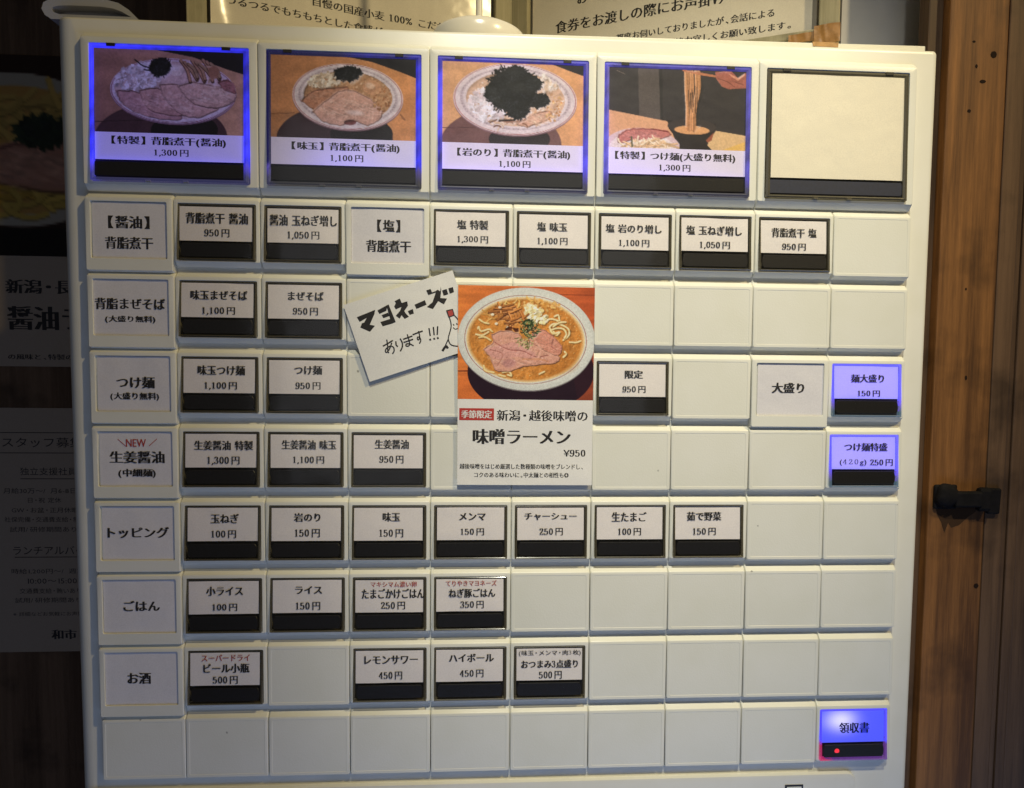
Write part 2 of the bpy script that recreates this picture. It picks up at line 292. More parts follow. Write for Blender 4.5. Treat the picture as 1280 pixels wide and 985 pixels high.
TEXTS = [
(0, 0, '【醤油】', 20.9, 12.2, 19.8, 6.14, 'b'),
(0, 0, '背脂煮干', 20.8, 22.3, 23.1, 5.86, 'b'),
(0, 1, '背脂煮干 醤油', 21.1, 9.3, 30.3, 5.29, 'b'),
(0, 1, '950円', 21.1, 16.6, 12.3, 3.9, 'p'),
(0, 2, '醤油 玉ねぎ増し', 21.3, 9.4, 33.2, 5.34, 'b'),
(0, 2, '1,050円', 21.3, 16.9, 15.7, 4.17, 'p'),
(0, 3, '【塩】', 21.5, 11.1, 11.6, 6.02, 'b'),
(0, 3, '背脂煮干', 21.4, 21.2, 22.5, 5.8, 'b'),
(0, 4, '塩 特製', 21.6, 9.6, 15.9, 4.63, 'b'),
(0, 4, '1,300円', 21.7, 17.1, 15.6, 3.76, 'p'),
(0, 5, '塩 味玉', 20.1, 9.7, 15.6, 4.51, 'b'),
(0, 5, '1,100円', 20.3, 17.1, 15.5, 3.83, 'p'),
(0, 6, '塩 岩のり増し', 20.2, 9.7, 29.3, 4.3, 'b'),
(0, 6, '1,100円', 20.5, 17.2, 15.9, 3.82, 'p'),
(0, 7, '塩 玉ねぎ増し', 20.3, 9.7, 29.5, 4.71, 'b'),
(0, 7, '1,050円', 20.8, 17.3, 16.0, 3.94, 'p'),
(0, 8, '背脂煮干 塩', 20.8, 9.9, 24.2, 4.7, 'b'),
(0, 8, '950円', 20.8, 17.2, 12.8, 3.56, 'p'),
(1, 0, '背脂まぜそば', 20.4, 14.3, 33.9, 5.58, 'b'),
(1, 0, '(大盛り無料)', 20.3, 22.0, 24.3, 3.59, 'b'),
(1, 1, '味玉まぜそば', 21.4, 9.3, 27.9, 4.7, 'b'),
(1, 1, '1,100円', 21.2, 17.2, 16.1, 3.97, 'p'),
(1, 2, 'まぜそば', 22.0, 9.0, 17.8, 4.3, 'b'),
(1, 2, '950円', 21.8, 16.7, 12.5, 3.76, 'p'),
(2, 0, 'つけ麺', 22.0, 15.4, 18.7, 5.72, 'b'),
(2, 0, '(大盛り無料)', 21.4, 22.5, 23.7, 4.01, 'b'),
(2, 1, '味玉つけ麺', 21.8, 8.9, 23.4, 4.82, 'b'),
(2, 1, '1,100円', 21.5, 16.8, 16.0, 3.99, 'p'),
(2, 2, 'つけ麺', 22.7, 8.4, 14.0, 4.61, 'b'),
(2, 2, '950円', 22.6, 16.4, 12.6, 3.73, 'p'),
(2, 6, '限定', 21.6, 8.9, 9.7, 4.2, 'b'),
(2, 6, '950円', 21.7, 16.7, 12.3, 3.51, 'p'),
(2, 8, '大盛り', 20.1, 15.2, 17.7, 5.41, 'b'),
(2, 9, '麺大盛り', 21.4, 9.8, 18.3, 4.3, 'b'),
(2, 9, '150円', 22.2, 17.8, 12.3, 3.28, 'p'),
(3, 0, 'NEW', 21.3, 8.0, 9.8, 3.81, 'r'),
(3, 0, '\\', 14.4, 7.9, 3.7, 3.4, 'r'),
(3, 0, '/', 29.6, 7.7, 3.7, 3.41, 'r'),
(3, 0, '生姜醤油', 21.7, 15.2, 26.9, 6.01, 'b'),
(3, 0, '(中細麺)', 21.5, 23.4, 18.4, 4.53, 'b'),
(3, 1, '生姜醤油 特製', 22.2, 9.1, 29.3, 4.69, 'b'),
(3, 1, '1,300円', 22.1, 16.9, 16.0, 4.34, 'p'),
(3, 2, '生姜醤油 味玉', 22.7, 8.6, 27.5, 4.64, 'b'),
(3, 2, '1,100円', 22.5, 16.5, 15.7, 4.04, 'p'),
(3, 3, '生姜醤油', 22.5, 8.2, 17.4, 4.67, 'b'),
(3, 3, '950円', 22.3, 16.0, 12.4, 3.9, 'p'),
(3, 9, 'つけ麺特盛', 22.0, 8.7, 24.0, 4.34, 'b'),
(3, 9, '(420g)', 15.0, 17.0, 14.8, 3.49, 't'),
(3, 9, '250円', 30.7, 17.0, 12.6, 3.54, 'p'),
(4, 0, 'トッピング', 21.3, 15.8, 30.3, 5.49, 'b'),
(4, 1, '玉ねぎ', 22.0, 8.8, 14.2, 4.72, 'b'),
(4, 1, '100円', 21.5, 16.8, 12.4, 3.99, 'p'),
(4, 2, '岩のり', 21.3, 8.3, 13.5, 4.46, 'b'),
(4, 2, '150円', 21.4, 16.4, 12.7, 4.18, 'p'),
(4, 3, '味玉', 22.1, 8.2, 9.1, 4.61, 'b'),
(4, 3, '150円', 22.1, 16.6, 12.3, 4.16, 'p'),
(4, 4, 'メンマ', 21.9, 8.1, 13.9, 3.84, 'b'),
(4, 4, '150円', 21.9, 16.0, 12.2, 3.59, 'p'),
(4, 5, 'チャーシュー', 20.8, 8.1, 27.7, 3.61, 'b'),
(4, 5, '250円', 21.1, 16.1, 12.4, 3.83, 'p'),
(4, 6, '生たまご', 20.4, 8.4, 18.7, 4.91, 'b'),
(4, 6, '100円', 20.7, 16.3, 12.3, 3.81, 'p'),
(4, 7, '茹で野菜', 18.7, 8.2, 18.7, 4.59, 'b'),
(4, 7, '150円', 18.9, 16.3, 12.4, 3.87, 'p'),
(5, 0, 'ごはん', 21.9, 15.9, 18.2, 5.24, 'b'),
(5, 1, '小ライス', 21.2, 8.7, 18.6, 4.63, 'b'),
(5, 1, '100円', 21.3, 17.1, 12.5, 3.76, 'p'),
(5, 2, 'ライス', 21.6, 8.5, 13.8, 3.93, 'b'),
(5, 2, '150円', 21.3, 16.8, 12.5, 4.12, 'p'),
(5, 3, 'マキシマム濃い卵', 23.1, 5.9, 23.8, 2.85, 'r'),
(5, 3, 'たまごかけごはん', 22.9, 10.7, 32.5, 5.06, 'b'),
(5, 3, '250円', 22.8, 17.0, 12.5, 3.97, 'p'),
(5, 4, 'てりやきマヨネーズ', 21.4, 5.6, 26.6, 2.86, 'r'),
(5, 4, 'ねぎ豚ごはん', 21.8, 10.8, 24.5, 4.58, 'b'),
(5, 4, '350円', 21.8, 16.9, 12.4, 3.86, 'p'),
(6, 0, 'お酒', 19.7, 16.0, 11.9, 5.8, 'b'),
(6, 1, 'スーパードライ', 21.0, 6.1, 24.4, 3.37, 'r'),
(6, 1, 'ビール小瓶', 21.4, 11.5, 23.4, 4.7, 'b'),
(6, 1, '500円', 20.8, 17.6, 12.7, 4.03, 'p'),
(6, 3, 'レモンサワー', 21.6, 8.3, 27.9, 4.4, 'b'),
(6, 3, '450円', 21.3, 16.6, 12.3, 4.11, 'p'),
(6, 4, 'ハイボール', 21.6, 7.9, 23.8, 4.29, 'b'),
(6, 4, '450円', 21.7, 16.2, 12.6, 4.0, 'p'),
(6, 5, '(味玉・メンマ・肉3枚)', 21.1, 6.0, 33.0, 3.09, 't'),
(6, 5, 'おつまみ3点盛り', 21.0, 11.8, 30.4, 4.27, 'b'),
(6, 5, '500円', 21.4, 17.7, 12.3, 4.11, 'p'),
(7, 9, '領収書', 21.4, 12.5, 17.1, 5.84, 'g'),
(-1, 0, '【特製】 背脂煮干(醤油)', 41.3, 49.6, 54.5, 4.58, 'b'),
(-1, 0, '1,300円', 42.4, 55.1, 16.4, 3.56, 'p'),
(-1, 1, '【味玉】 背脂煮干(醤油)', 42.7, 49.8, 53.0, 4.47, 'b'),
(-1, 1, '1,100円', 43.2, 55.3, 16.1, 3.66, 'p'),
(-1, 2, '【岩のり】 背脂煮干(醤油)', 42.3, 50.5, 57.1, 4.55, 'b'),
(-1, 2, '1,100円', 42.8, 55.8, 15.8, 3.57, 'p'),
(-1, 3, '【特製】 つけ麺(大盛り無料)', 41.0, 49.8, 62.5, 4.63, 'b'),
(-1, 3, '1,300円', 40.7, 55.4, 16.3, 3.63, 'p')]
# ------------------------------------------------------------------ flat print: pictures of food as colour per vertex
def lin(c):
    c = np.asarray(c, float) / 255; return np.where(c <= .04045, c / 12.92, ((c + .055) / 1.055) ** 2.4)
def smooth_noise(h, w, cell, seed):
    r = np.random.default_rng(seed); gh, gw = int(h / cell) + 3, int(w / cell) + 3; g = r.random((gh, gw))
    y = np.arange(h) / cell; x = np.arange(w) / cell; yi = y.astype(int); xi = x.astype(int); fy = (y - yi)[:, None]; fx = (x - xi)[None]
    fy = fy * fy * (3 - 2 * fy); fx = fx * fx * (3 - 2 * fx)
    a = g[yi][:, xi]; b = g[yi][:, xi + 1]; c = g[yi + 1][:, xi]; e = g[yi + 1][:, xi + 1]
    return (a * (1 - fx) + b * fx) * (1 - fy) + (c * (1 - fx) + e * fx) * fy
class Canvas:
    def __init__(s, w, h, sc=.5):
        s.sc = sc; s.w, s.h = int(w * sc), int(h * sc); s.a = np.zeros((s.h, s.w, 3)); s.Y, s.X = np.mgrid[0:s.h, 0:s.w].astype(float)
        s.X /= sc; s.Y /= sc
    def _box(s, x0, x1, y0, y1):
        k = s.sc; return slice(max(0, int(y0 * k) - 2), max(0, min(s.h, int(y1 * k) + 3))), slice(max(0, int(x0 * k) - 2), max(0, min(s.w, int(x1 * k) + 3)))
    def put(s, b, m, col, al=1):
        m = np.clip(m, 0, 1)[..., None] * al; s.a[b] = s.a[b] * (1 - m) + np.asarray(col, float) * m
    def grad(s, c0, c1, ang=0):
        t = np.clip((s.X * math.cos(ang) + s.Y * math.sin(ang)) / (s.w / s.sc), 0, 1)[..., None]; s.a[:] = np.array(c0) * (1 - t) + np.array(c1) * t
    def ell(s, cx, cy, rx, ry, col, rot=0, al=1, soft=2, wob=0, seed=0):
        R_ = max(rx, ry) + 6; b = s._box(cx - R_, cx + R_, cy - R_, cy + R_); X = s.X[b] - cx; Y = s.Y[b] - cy
        if not X.size: return
        c, q = math.cos(rot), math.sin(rot); U = X * c + Y * q; V = -X * q + Y * c
        r = np.sqrt((U / rx) ** 2 + (V / ry) ** 2)
        if wob:
            th = np.arctan2(V / ry, U / rx); g = np.random.default_rng(seed)
            for k in (2, 3, 5, 7, 11, 17, 23): r = r * (1 + wob * (g.random() - .5) * np.sin(k * th + g.random() * 6.28))
        s.put(b, (1 - r) * min(rx, ry) / soft + .5, col, al)
    def ring(s, cx, cy, rx, ry, wd, col, rot=0, al=1):
        R_ = max(rx, ry) + 8; b = s._box(cx - R_, cx + R_, cy - R_, cy + R_); X = s.X[b] - cx; Y = s.Y[b] - cy
        c, q = math.cos(rot), math.sin(rot); r = np.sqrt(((X * c + Y * q) / rx) ** 2 + ((-X * q + Y * c) / ry) ** 2)
        s.put(b, (wd / 2 - abs(r - 1) * (rx + ry) / 2) / 2 + .5, col, al)
    def poly(s, pts, col, al=1):
        p = np.array(pts, float); b = s._box(p[:, 0].min(), p[:, 0].max(), p[:, 1].min(), p[:, 1].max()); acc = 0
        for dx, dy in ((.25, .25), (.75, .25), (.25, .75), (.75, .75)):
            X = s.X[b] + dx / s.sc; Y = s.Y[b] + dy / s.sc; ins = np.zeros(X.shape, bool)
            for i in range(len(p)):
                x1, y1 = p[i - 1]; x2, y2 = p[i]
                if y1 != y2: ins ^= ((y1 > Y) != (y2 > Y)) & (X < (x2 - x1) * (Y - y1) / (y2 - y1) + x1)
            acc = acc + ins
        s.put(b, acc / 4, col, al)
    def line(s, pts, wd, col, al=1, sm=True):
        p = catmull(pts, 5) if sm else [np.array(q, float) for q in pts]
        P = np.array(p); b = s._box(P[:, 0].min() - wd, P[:, 0].max() + wd, P[:, 1].min() - wd, P[:, 1].max() + wd); X = s.X[b]; Y = s.Y[b]
        if not X.size: return
        D = np.full(X.shape, 1e9)
        for u, v in zip(p[:-1], p[1:]):
            w = v - u; t = np.clip(((X - u[0]) * w[0] + (Y - u[1]) * w[1]) / (w @ w + 1e-9), 0, 1); D = np.minimum(D, np.hypot(X - u[0] - t * w[0], Y - u[1] - t * w[1]))
        s.put(b, (wd / 2 - D) / 2 + .5, col, al)
    def mul(s, cell, amt, seed, x0=0, x1=1e9, y0=0, y1=1e9, stretch=1, mask=None):
        n = smooth_noise(s.h, int(s.w / stretch) + 2, cell * s.sc, seed)
        n = n[:, (np.arange(s.w) / stretch).astype(int)]
        k = 1 + (n - .5) * 2 * amt
        if mask is not None: k = 1 + (k - 1) * mask
        s.a *= k[..., None]
    def blur(s, a, r):
        for ax in (0, 1):
            for _ in range(2):
                k = np.cumsum(np.concatenate([np.repeat(np.take(a, [0], ax), r + 1, ax), a, np.repeat(np.take(a, [-1], ax), r, ax)], ax), ax)
                a = (np.take(k, range(2 * r + 1, k.shape[ax]), ax) - np.take(k, range(0, k.shape[ax] - 2 * r - 1), ax)) / (2 * r + 1)
        return a
    def relief(s, mask, k1=.9, k2=.5, seed=1, grain=.05):
        L_ = s.a.mean(-1) / 255; 
        n_ = .10 * smooth_noise(s.h, s.w, 5, seed) + .16 * smooth_noise(s.h, s.w, 13, seed + 1) + .10 * smooth_noise(s.h, s.w, 3, seed + 2)
        H1 = s.blur(L_ + n_, 1); H2 = s.blur(L_ + n_, 4)
        e = (H1 - np.roll(H1, (2, 2), (0, 1))) * k1 * 1.5 + (H2 - np.roll(H2, (5, 4), (0, 1))) * k2 * 1.9
        e = np.clip(e, -.45, .5) * mask; s.a *= (1 - np.clip(-e, 0, 1) * .9)[..., None]; hl = np.clip(e - .02, 0, 1)[..., None]; s.a += (255 - s.a) * hl * .75
        s.a *= (1 + grain * 2 * (np.random.default_rng(seed).random(s.a.shape[:2]) - .5) * (0.4 + .6 * mask))[..., None]; s.a = np.clip(s.a, 0, 255)
    def emask(s, cx, cy, rx, ry, rot=0):
        X = s.X - cx; Y = s.Y - cy; c, q = math.cos(rot), math.sin(rot)
        return np.clip((1 - np.sqrt(((X * c + Y * q) / rx) ** 2 + ((-X * q + Y * c) / ry) ** 2)) * 12, 0, 1)
    def sample(s, quad, nx, ny):
        u, v = np.meshgrid(np.linspace(0, 1, nx), np.linspace(0, 1, ny)); q = [np.array(k, float) for k in quad]
        P = (q[0][None, None] * ((1 - u) * (1 - v))[..., None] + q[1] * (u * (1 - v))[..., None] + q[2] * (u * v)[..., None] + q[3] * ((1 - u) * v)[..., None]) * s.sc
        x = np.clip(P[..., 0], 0, s.w - 1.01); y = np.clip(P[..., 1], 0, s.h - 1.01); xi, yi = x.astype(int), y.astype(int); fx, fy = (x - xi)[..., None], (y - yi)[..., None]
        a = s.a; return (a[yi, xi] * (1 - fx) + a[yi, xi + 1] * fx) * (1 - fy) + (a[yi + 1, xi] * (1 - fx) + a[yi + 1, xi + 1] * fx) * fy
def blobs(c, n, fx, cols, r0, r1, seed, al=1, flat_=.7):
    g = np.random.default_rng(seed)
    for i in range(n):
        x, y = fx(g); r = r0 + (r1 - r0) * g.random(); col = np.array(cols[g.integers(len(cols))]) * (.9 + .2 * g.random())
        c.ell(x, y, r, r * (flat_ + .3 * g.random()), col, g.random() * 3, al, 2, .25, int(g.integers(1e6)))
def inell(cx, cy, rx, ry, rot=0):
    def f(g):
        r = math.sqrt(g.random()); t = g.random() * 6.283; x, y = rx * r * math.cos(t), ry * r * math.sin(t)
        return cx + x * math.cos(rot) - y * math.sin(rot), cy + x * math.sin(rot) + y * math.cos(rot)
    return f
def noodles(c, n, fx, cols, wd, ln, seed, curl=1.2):
    g = np.random.default_rng(seed)
    for i in range(n):
        x, y = fx(g); t = g.random() * 6.28; pts = [(x, y)]; k = (g.random() - .5) * curl
        for j in range(4): t += k; x += math.cos(t) * ln / 4; y += math.sin(t) * ln / 4 * .7; pts.append((x, y))
        col = np.array(cols[g.integers(len(cols))]) * (.9 + .2 * g.random()); c.line([(a, b + wd * .35) for a, b in pts], wd, col * .6, .6); c.line(pts, wd, col)
def nori(c, cx, cy, rx, ry, seed, col=(22, 24, 26)):
    g = np.random.default_rng(seed); c.ell(cx, cy, rx * .93, ry * .93, col, 0, 1, 3, .22, seed)
    for i in range(int(2.2 * (rx + ry))):
        t = g.random() * 6.28; r = .55 + .42 * g.random(); x, y = cx + rx * r * math.cos(t), cy + ry * r * math.sin(t); a = g.random() * 6.28; l = .09 * (rx + ry) * g.random() + 6
        c.line([(x, y), (x + math.cos(a) * l, y + math.sin(a) * l)], 7, np.array(col) * (.7 + .7 * g.random()))
    for i in range(int(.5 * (rx + ry))):
        x, y = inell(cx, cy, rx * .8, ry * .8)(g); a = g.random() * 6.28; l = 10 + 14 * g.random()
        c.line([(x, y), (x + math.cos(a) * l, y + math.sin(a) * l * .7)], 3, (46, 50, 50), .45)
def chashu(c, pts, col, seed, edge=(130, 70, 60)):
    gg = np.random.default_rng(seed + 99); cm = [np.array(q) for q in catmull(list(pts) + [pts[0]], 5)]; pts = [tuple(q + gg.normal(0, 2.2, 2)) for q in cm]; edge = tuple(np.array(edge) * .5 + np.array(col) * .5)
    c.poly([(x + 4, y + 7) for x, y in pts], np.array(edge) * .75, .55); c.poly(pts, col); p = np.array(pts, float); cx, cy = p.mean(0); g = np.random.default_rng(seed)
    c.line([(x + 2, y + 4) for x, y in list(pts) + [pts[0]]], 8, np.array(edge) * .6, .6, False); c.line(list(pts) + [pts[0]], 4, np.clip(np.array(col) * 1.18, 0, 255), .5, False)
    rx, ry = (p.max(0) - p.min(0)) / 2
    for i in range(16):
        x, y = inell(cx, cy, rx * .68, ry * .6)(g); l = rx * .55; a = .55 + .5 * (g.random() - .5); cc = np.clip(np.array(col) * (.8 + .42 * g.random()) + (8, 14, 14), 0, 255)
        c.line([(x - math.cos(a) * l * .4, y - math.sin(a) * l * .25), (x, y + 4), (x + math.cos(a) * l * .4, y + math.sin(a) * l * .25)], 9 + 12 * g.random(), cc, .34)
    for i in range(46):
        x, y = inell(cx, cy, rx * .74, ry * .66)(g); l = rx * .35 * g.random() + 8; a = .5 * (g.random() - .5) + .3
        c.line([(x, y), (x + math.cos(a) * l * .5, y + math.sin(a) * l * .5 + 3), (x + math.cos(a) * l, y + math.sin(a) * l)], 5, np.clip(np.array(col) * (.74 + .5 * g.random()) + (0, 6, 8), 0, 255), .5)
    for i in range(60):
        x, y = inell(cx, cy, rx * .8, ry * .74)(g); c.ell(x, y, 4 + 5 * g.random(), 3 + 3 * g.random(), np.clip(np.array(col) * (.72 + .6 * g.random()) + (6, 14, 14), 0, 255), .3, .45, 4)

def pic_special():       # bowl covered with pork slices, rice-white onion, nori, bamboo shoots
    c = Canvas(1089, 985, .42); c.grad((176, 118, 78), (214, 158, 92)); c.mul(60, .08, 1, stretch=6)
    c.poly([(470, 60), (1089, 60), (1089, 275), (930, 225), (700, 140), (470, 92)], (30, 26, 30))
    c.ell(490, 660, 425, 235, (84, 52, 50)); c.line([(60, 548), (430, 540)], 4, (50, 30, 32), 1, False); c.ell(640, 610, 215, 110, (26, 20, 24))
    R_ = .075; c.ell(572, 362, 405, 212, (150, 110, 118), R_); c.ell(572, 355, 405, 208, (226, 208, 204), R_); c.ring(572, 356, 398, 202, 4, (160, 80, 84), R_)
    c.ell(570, 350, 375, 186, (226, 190, 168), R_)
    blobs(c, 170, inell(345, 265, 150, 85, -.2), [(240, 232, 222), (226, 212, 198), (206, 186, 176), (250, 244, 236)], 7, 19, 5)
    noodles(c, 22, inell(345, 275, 150, 80), [(214, 190, 172)], 5, 34, 3)
    chashu(c, [(205, 345), (300, 350), (420, 385), (480, 450), (600, 500), (610, 540), (480, 530), (330, 485), (240, 420)], (206, 150, 130), 3)
    chashu(c, [(350, 350), (470, 335), (560, 400), (630, 505), (500, 500), (395, 450)], (216, 160, 130), 4)
    chashu(c, [(480, 310), (600, 315), (660, 395), (760, 455), (860, 470), (720, 525), (610, 495), (520, 400)], (228, 176, 142), 5)
    chashu(c, [(600, 320), (700, 300), (860, 330), (960, 350), (960, 420), (860, 465), (740, 450), (660, 400)], (226, 178, 140), 6)
    chashu(c, [(860, 300), (930, 290), (968, 350), (960, 372), (900, 345)], (170, 96, 80), 7)
    for k in range(9):
        x = 620 + k * 24; c.line([(x, 160 + (k % 3) * 12), (x + 40, 220), (x + 62 + (k % 2) * 20, 300 - (k % 3) * 12)], 22, (96, 60, 36)); c.line([(x, 156 + (k % 3) * 12), (x + 40, 216), (x + 60 + (k % 2) * 20, 292 - (k % 3) * 12)], 16, (196 - 8 * (k % 3), 140, 84))
    c.line([(790, 200), (830, 215), (800, 300)], 12, (205, 160, 110)); c.ell(832, 240, 34, 42, (176, 116, 66)); c.ell(592, 222, 46, 38, (238, 214, 186)); c.ell(585, 212, 22, 14, (250, 236, 220), 0, .7, 12)
    nori(c, 488, 200, 66, 62, 3); c.line([(420, 205), (375, 190), (325, 150)], 8, (30, 26, 30)); c.line([(430, 225), (385, 215)], 8, (30, 26, 30))
    c.mul(9, .06, 11); c.mul(40, .05, 12); c.relief(.12 + .88 * c.emask(572, 358, 402, 206, .075), .9, .5, 3); return c, [(60, 68), (1030, 115), (1025, 650), (70, 612)]
def bowl_base(c, cx, cy, rx, ry, rot, soup):
    c.ell(cx, cy + 8, rx, ry, (150, 110, 110), rot); c.ell(cx, cy, rx, ry - 2, (232, 216, 204), rot); c.ring(cx, cy, rx - 8, ry - 8, 3.5, (176, 82, 70), rot); c.ring(cx + 2, cy - 3, rx * .875, ry * .84, 17, (206, 188, 182), rot, .8)
    for a in range(0, 360, 5):
        x, y = rx * .875 * math.cos(math.radians(a)), ry * .84 * math.sin(math.radians(a)); c.ell(cx + x * math.cos(rot) - y * math.sin(rot), cy - 3 + x * math.sin(rot) + y * math.cos(rot), 4, 4, (168, 140, 140), 0, .6)
    c.ell(cx + 2, cy - 2, rx * .80, ry * .755, soup, rot)
def pic_egg():
    c = Canvas(1065, 985, .42); c.grad((206, 138, 72), (228, 150, 70)); c.mul(60, .1, 2, stretch=6)
    c.poly([(560, 60), (1065, 60), (1065, 262), (900, 195), (720, 130), (560, 95)], (26, 24, 30)); c.ell(475, 640, 380, 225, (64, 42, 46)); c.line([(60, 470), (210, 466)], 4, (110, 66, 30), 1, False); c.ell(650, 610, 205, 110, (30, 24, 28))
    c.line([(905, 480), (935, 515), (915, 500)], 10, (150, 92, 44), .7)
    R_ = .09; bowl_base(c, 560, 360, 364, 222, R_, (204, 150, 92)); blobs(c, 240, inell(560, 355, 285, 165, R_), [(220, 170, 110), (190, 130, 76), (232, 190, 134)], 3, 9, 8, .7)
    blobs(c, 150, inell(410, 250, 110, 55, -.1), [(246, 230, 190), (232, 210, 166), (214, 186, 140)], 6, 15, 9)
    chashu(c, [(255, 380), (330, 320), (480, 295), (560, 300), (470, 350), (400, 400), (345, 440)], (196, 132, 88), 3, (150, 90, 56))
    chashu(c, [(330, 455), (400, 395), (500, 320), (590, 315), (700, 370), (775, 430), (770, 500), (690, 545), (600, 520), (510, 545), (400, 520)], (224, 170, 138), 4, (170, 104, 76))
    c.ell(610, 468, 52, 16, (244, 216, 196), .1, .8, 14); c.ell(575, 532, 40, 18, (130, 66, 60)); c.ell(720, 300, 62, 48, (222, 160, 102), .3); c.ell(708, 288, 30, 20, (246, 206, 160), .3, .8, 12)
    blobs(c, 60, inell(790, 380, 60, 80, .3), [(184, 120, 62), (210, 156, 96)], 4, 10, 4); nori(c, 560, 205, 88, 50, 5); c.mul(9, .06, 13); c.mul(40, .05, 14); c.relief(.12 + .88 * c.emask(560, 360, 330, 195, .09), .9, .5, 4); return c, [(52, 72), (1012, 112), (1010, 658), (60, 625)]
def pic_nori():
    c = Canvas(1040, 985, .42); c.grad((224, 168, 104), (236, 168, 96)); c.mul(60, .08, 3, stretch=6)
    c.poly([(770, 70), (1040, 70), (1040, 190), (900, 140), (770, 90)], (36, 32, 38)); c.ell(440, 650, 395, 255, (124, 84, 76)); c.line([(55, 535), (300, 530)], 4, (84, 52, 50), 1, False); c.ell(560, 610, 200, 100, (44, 34, 36))
    R_ = .05; bowl_base(c, 532, 337, 405, 247, R_, (226, 184, 142)); blobs(c, 260, inell(540, 350, 310, 175, R_), [(240, 214, 180), (226, 186, 140), (208, 156, 104), (246, 230, 206)], 5, 12, 8, .8)
    blobs(c, 200, inell(350, 380, 125, 110, .5), [(252, 248, 240), (244, 232, 220), (232, 214, 204)], 8, 19, 9); blobs(c, 60, inell(740, 220, 75, 45, .5), [(246, 230, 204), (230, 200, 160)], 7, 15, 10)
    chashu(c, [(540, 500), (640, 440), (740, 410), (770, 440), (700, 490), (600, 520)], (232, 176, 136), 5, (190, 120, 84)); noodles(c, 14, inell(480, 500, 110, 34), [(232, 200, 160), (180, 120, 80)], 8, 50, 6)
    c.line([(430, 485), (530, 478)], 13, (70, 44, 38)); blobs(c, 40, inell(790, 400, 50, 90, .3), [(214, 150, 84), (240, 190, 120)], 5, 10, 4)
    nori(c, 510, 270, 172, 158, 7); nori(c, 545, 400, 82, 70, 9); nori(c, 690, 345, 66, 48, 11); nori(c, 530, 165, 74, 60, 13); nori(c, 400, 300, 66, 62, 15); nori(c, 650, 230, 60, 50, 17)
    c.mul(9, .05, 15); c.mul(40, .04, 16); c.relief(.12 + .88 * c.emask(532, 337, 370, 222, .05), .8, .45, 5); return c, [(52, 78), (985, 95), (978, 655), (58, 632)]
def pic_dip():
    c = Canvas(1051, 985, .42); c.grad((58, 54, 52), (50, 46, 46)); c.poly([(245, 60), (385, 60), (395, 460), (250, 420)], (98, 88, 78), .8); c.poly([(385, 60), (410, 60), (410, 450), (392, 450)], (36, 34, 34), .7)
    c.poly([(40, 372), (440, 448), (470, 520), (520, 650), (40, 650)], (232, 172, 116)); c.poly([(770, 508), (975, 540), (970, 650), (700, 650), (720, 580)], (230, 190, 124)); c.poly([(800, 645), (970, 580), (970, 650)], (238, 190, 84))
    c.ell(270, 640, 262, 145, (226, 196, 184), .05); c.ell(270, 645, 225, 118, (244, 226, 206), .05)
    chashu(c, [(110, 545), (180, 505), (330, 500), (440, 515), (445, 545), (330, 575), (200, 575), (110, 600)], (206, 122, 104), 8, (150, 70, 56)); blobs(c, 60, inell(330, 610, 130, 30), [(250, 226, 184), (240, 200, 140)], 10, 26, 4)
    noodles(c, 26, inell(300, 615, 160, 26), [(252, 222, 170), (240, 196, 130)], 10, 90, 6, .6); c.line([(195, 560), (200, 625)], 12, (110, 110, 70)); c.line([(330, 500), (445, 520)], 6, (120, 40, 30))
    c.poly([(440, 440), (770, 460), (770, 500), (700, 600), (750, 650), (520, 650), (520, 590), (450, 500)], (40, 34, 34)); c.ell(605, 480, 165, 52, (62, 54, 50), .03); c.ell(605, 505, 120, 30, (232, 168, 98), .03); c.poly([(700, 575), (755, 520), (740, 575), (712, 592)], (160, 84, 50))
    g = np.random.default_rng(5)
    for i in range(46):
        x = 560 + 112 * g.random(); xe = 565 + (x - 560) * .62 + 6 * g.random(); c.line([(x, 98), (x + 6 * g.random(), 220), (xe + 8 * g.random() - 2, 360), (xe, 500 + 18 * g.random())], 6.5, np.array((232, 160, 92)) * (.72 + .36 * g.random()), .95)
    for i in range(7): x = 575 + 70 * g.random(); c.line([(x, 200 + 60 * g.random()), (x + 2, 330 + 60 * g.random())], 4, (60, 44, 36), .8)
    c.poly([(545, 88), (775, 128), (772, 142), (660, 126), (545, 100)], (196, 120, 70)); c.poly([(770, 105), (880, 96), (925, 145), (985, 108), (985, 215), (860, 222), (815, 205), (775, 150)], (176, 98, 74)); c.poly([(860, 112), (925, 145), (975, 112), (970, 130), (925, 165), (880, 135)], (226, 150, 108)); c.line([(790, 150), (850, 170), (900, 205)], 5, (120, 60, 46)); c.line([(900, 170), (960, 190)], 5, (124, 64, 50))
    c.line([(100, 98), (155, 122)], 3, (150, 130, 110)); c.mul(9, .05, 17); c.relief(.12 + .88 * np.clip(c.emask(270, 645, 240, 130, .05) + c.emask(612, 300, 90, 240) + c.emask(880, 150, 110, 80), 0, 1), .8, .4, 6); return c, [(48, 72), (985, 100), (968, 642), (38, 632)]
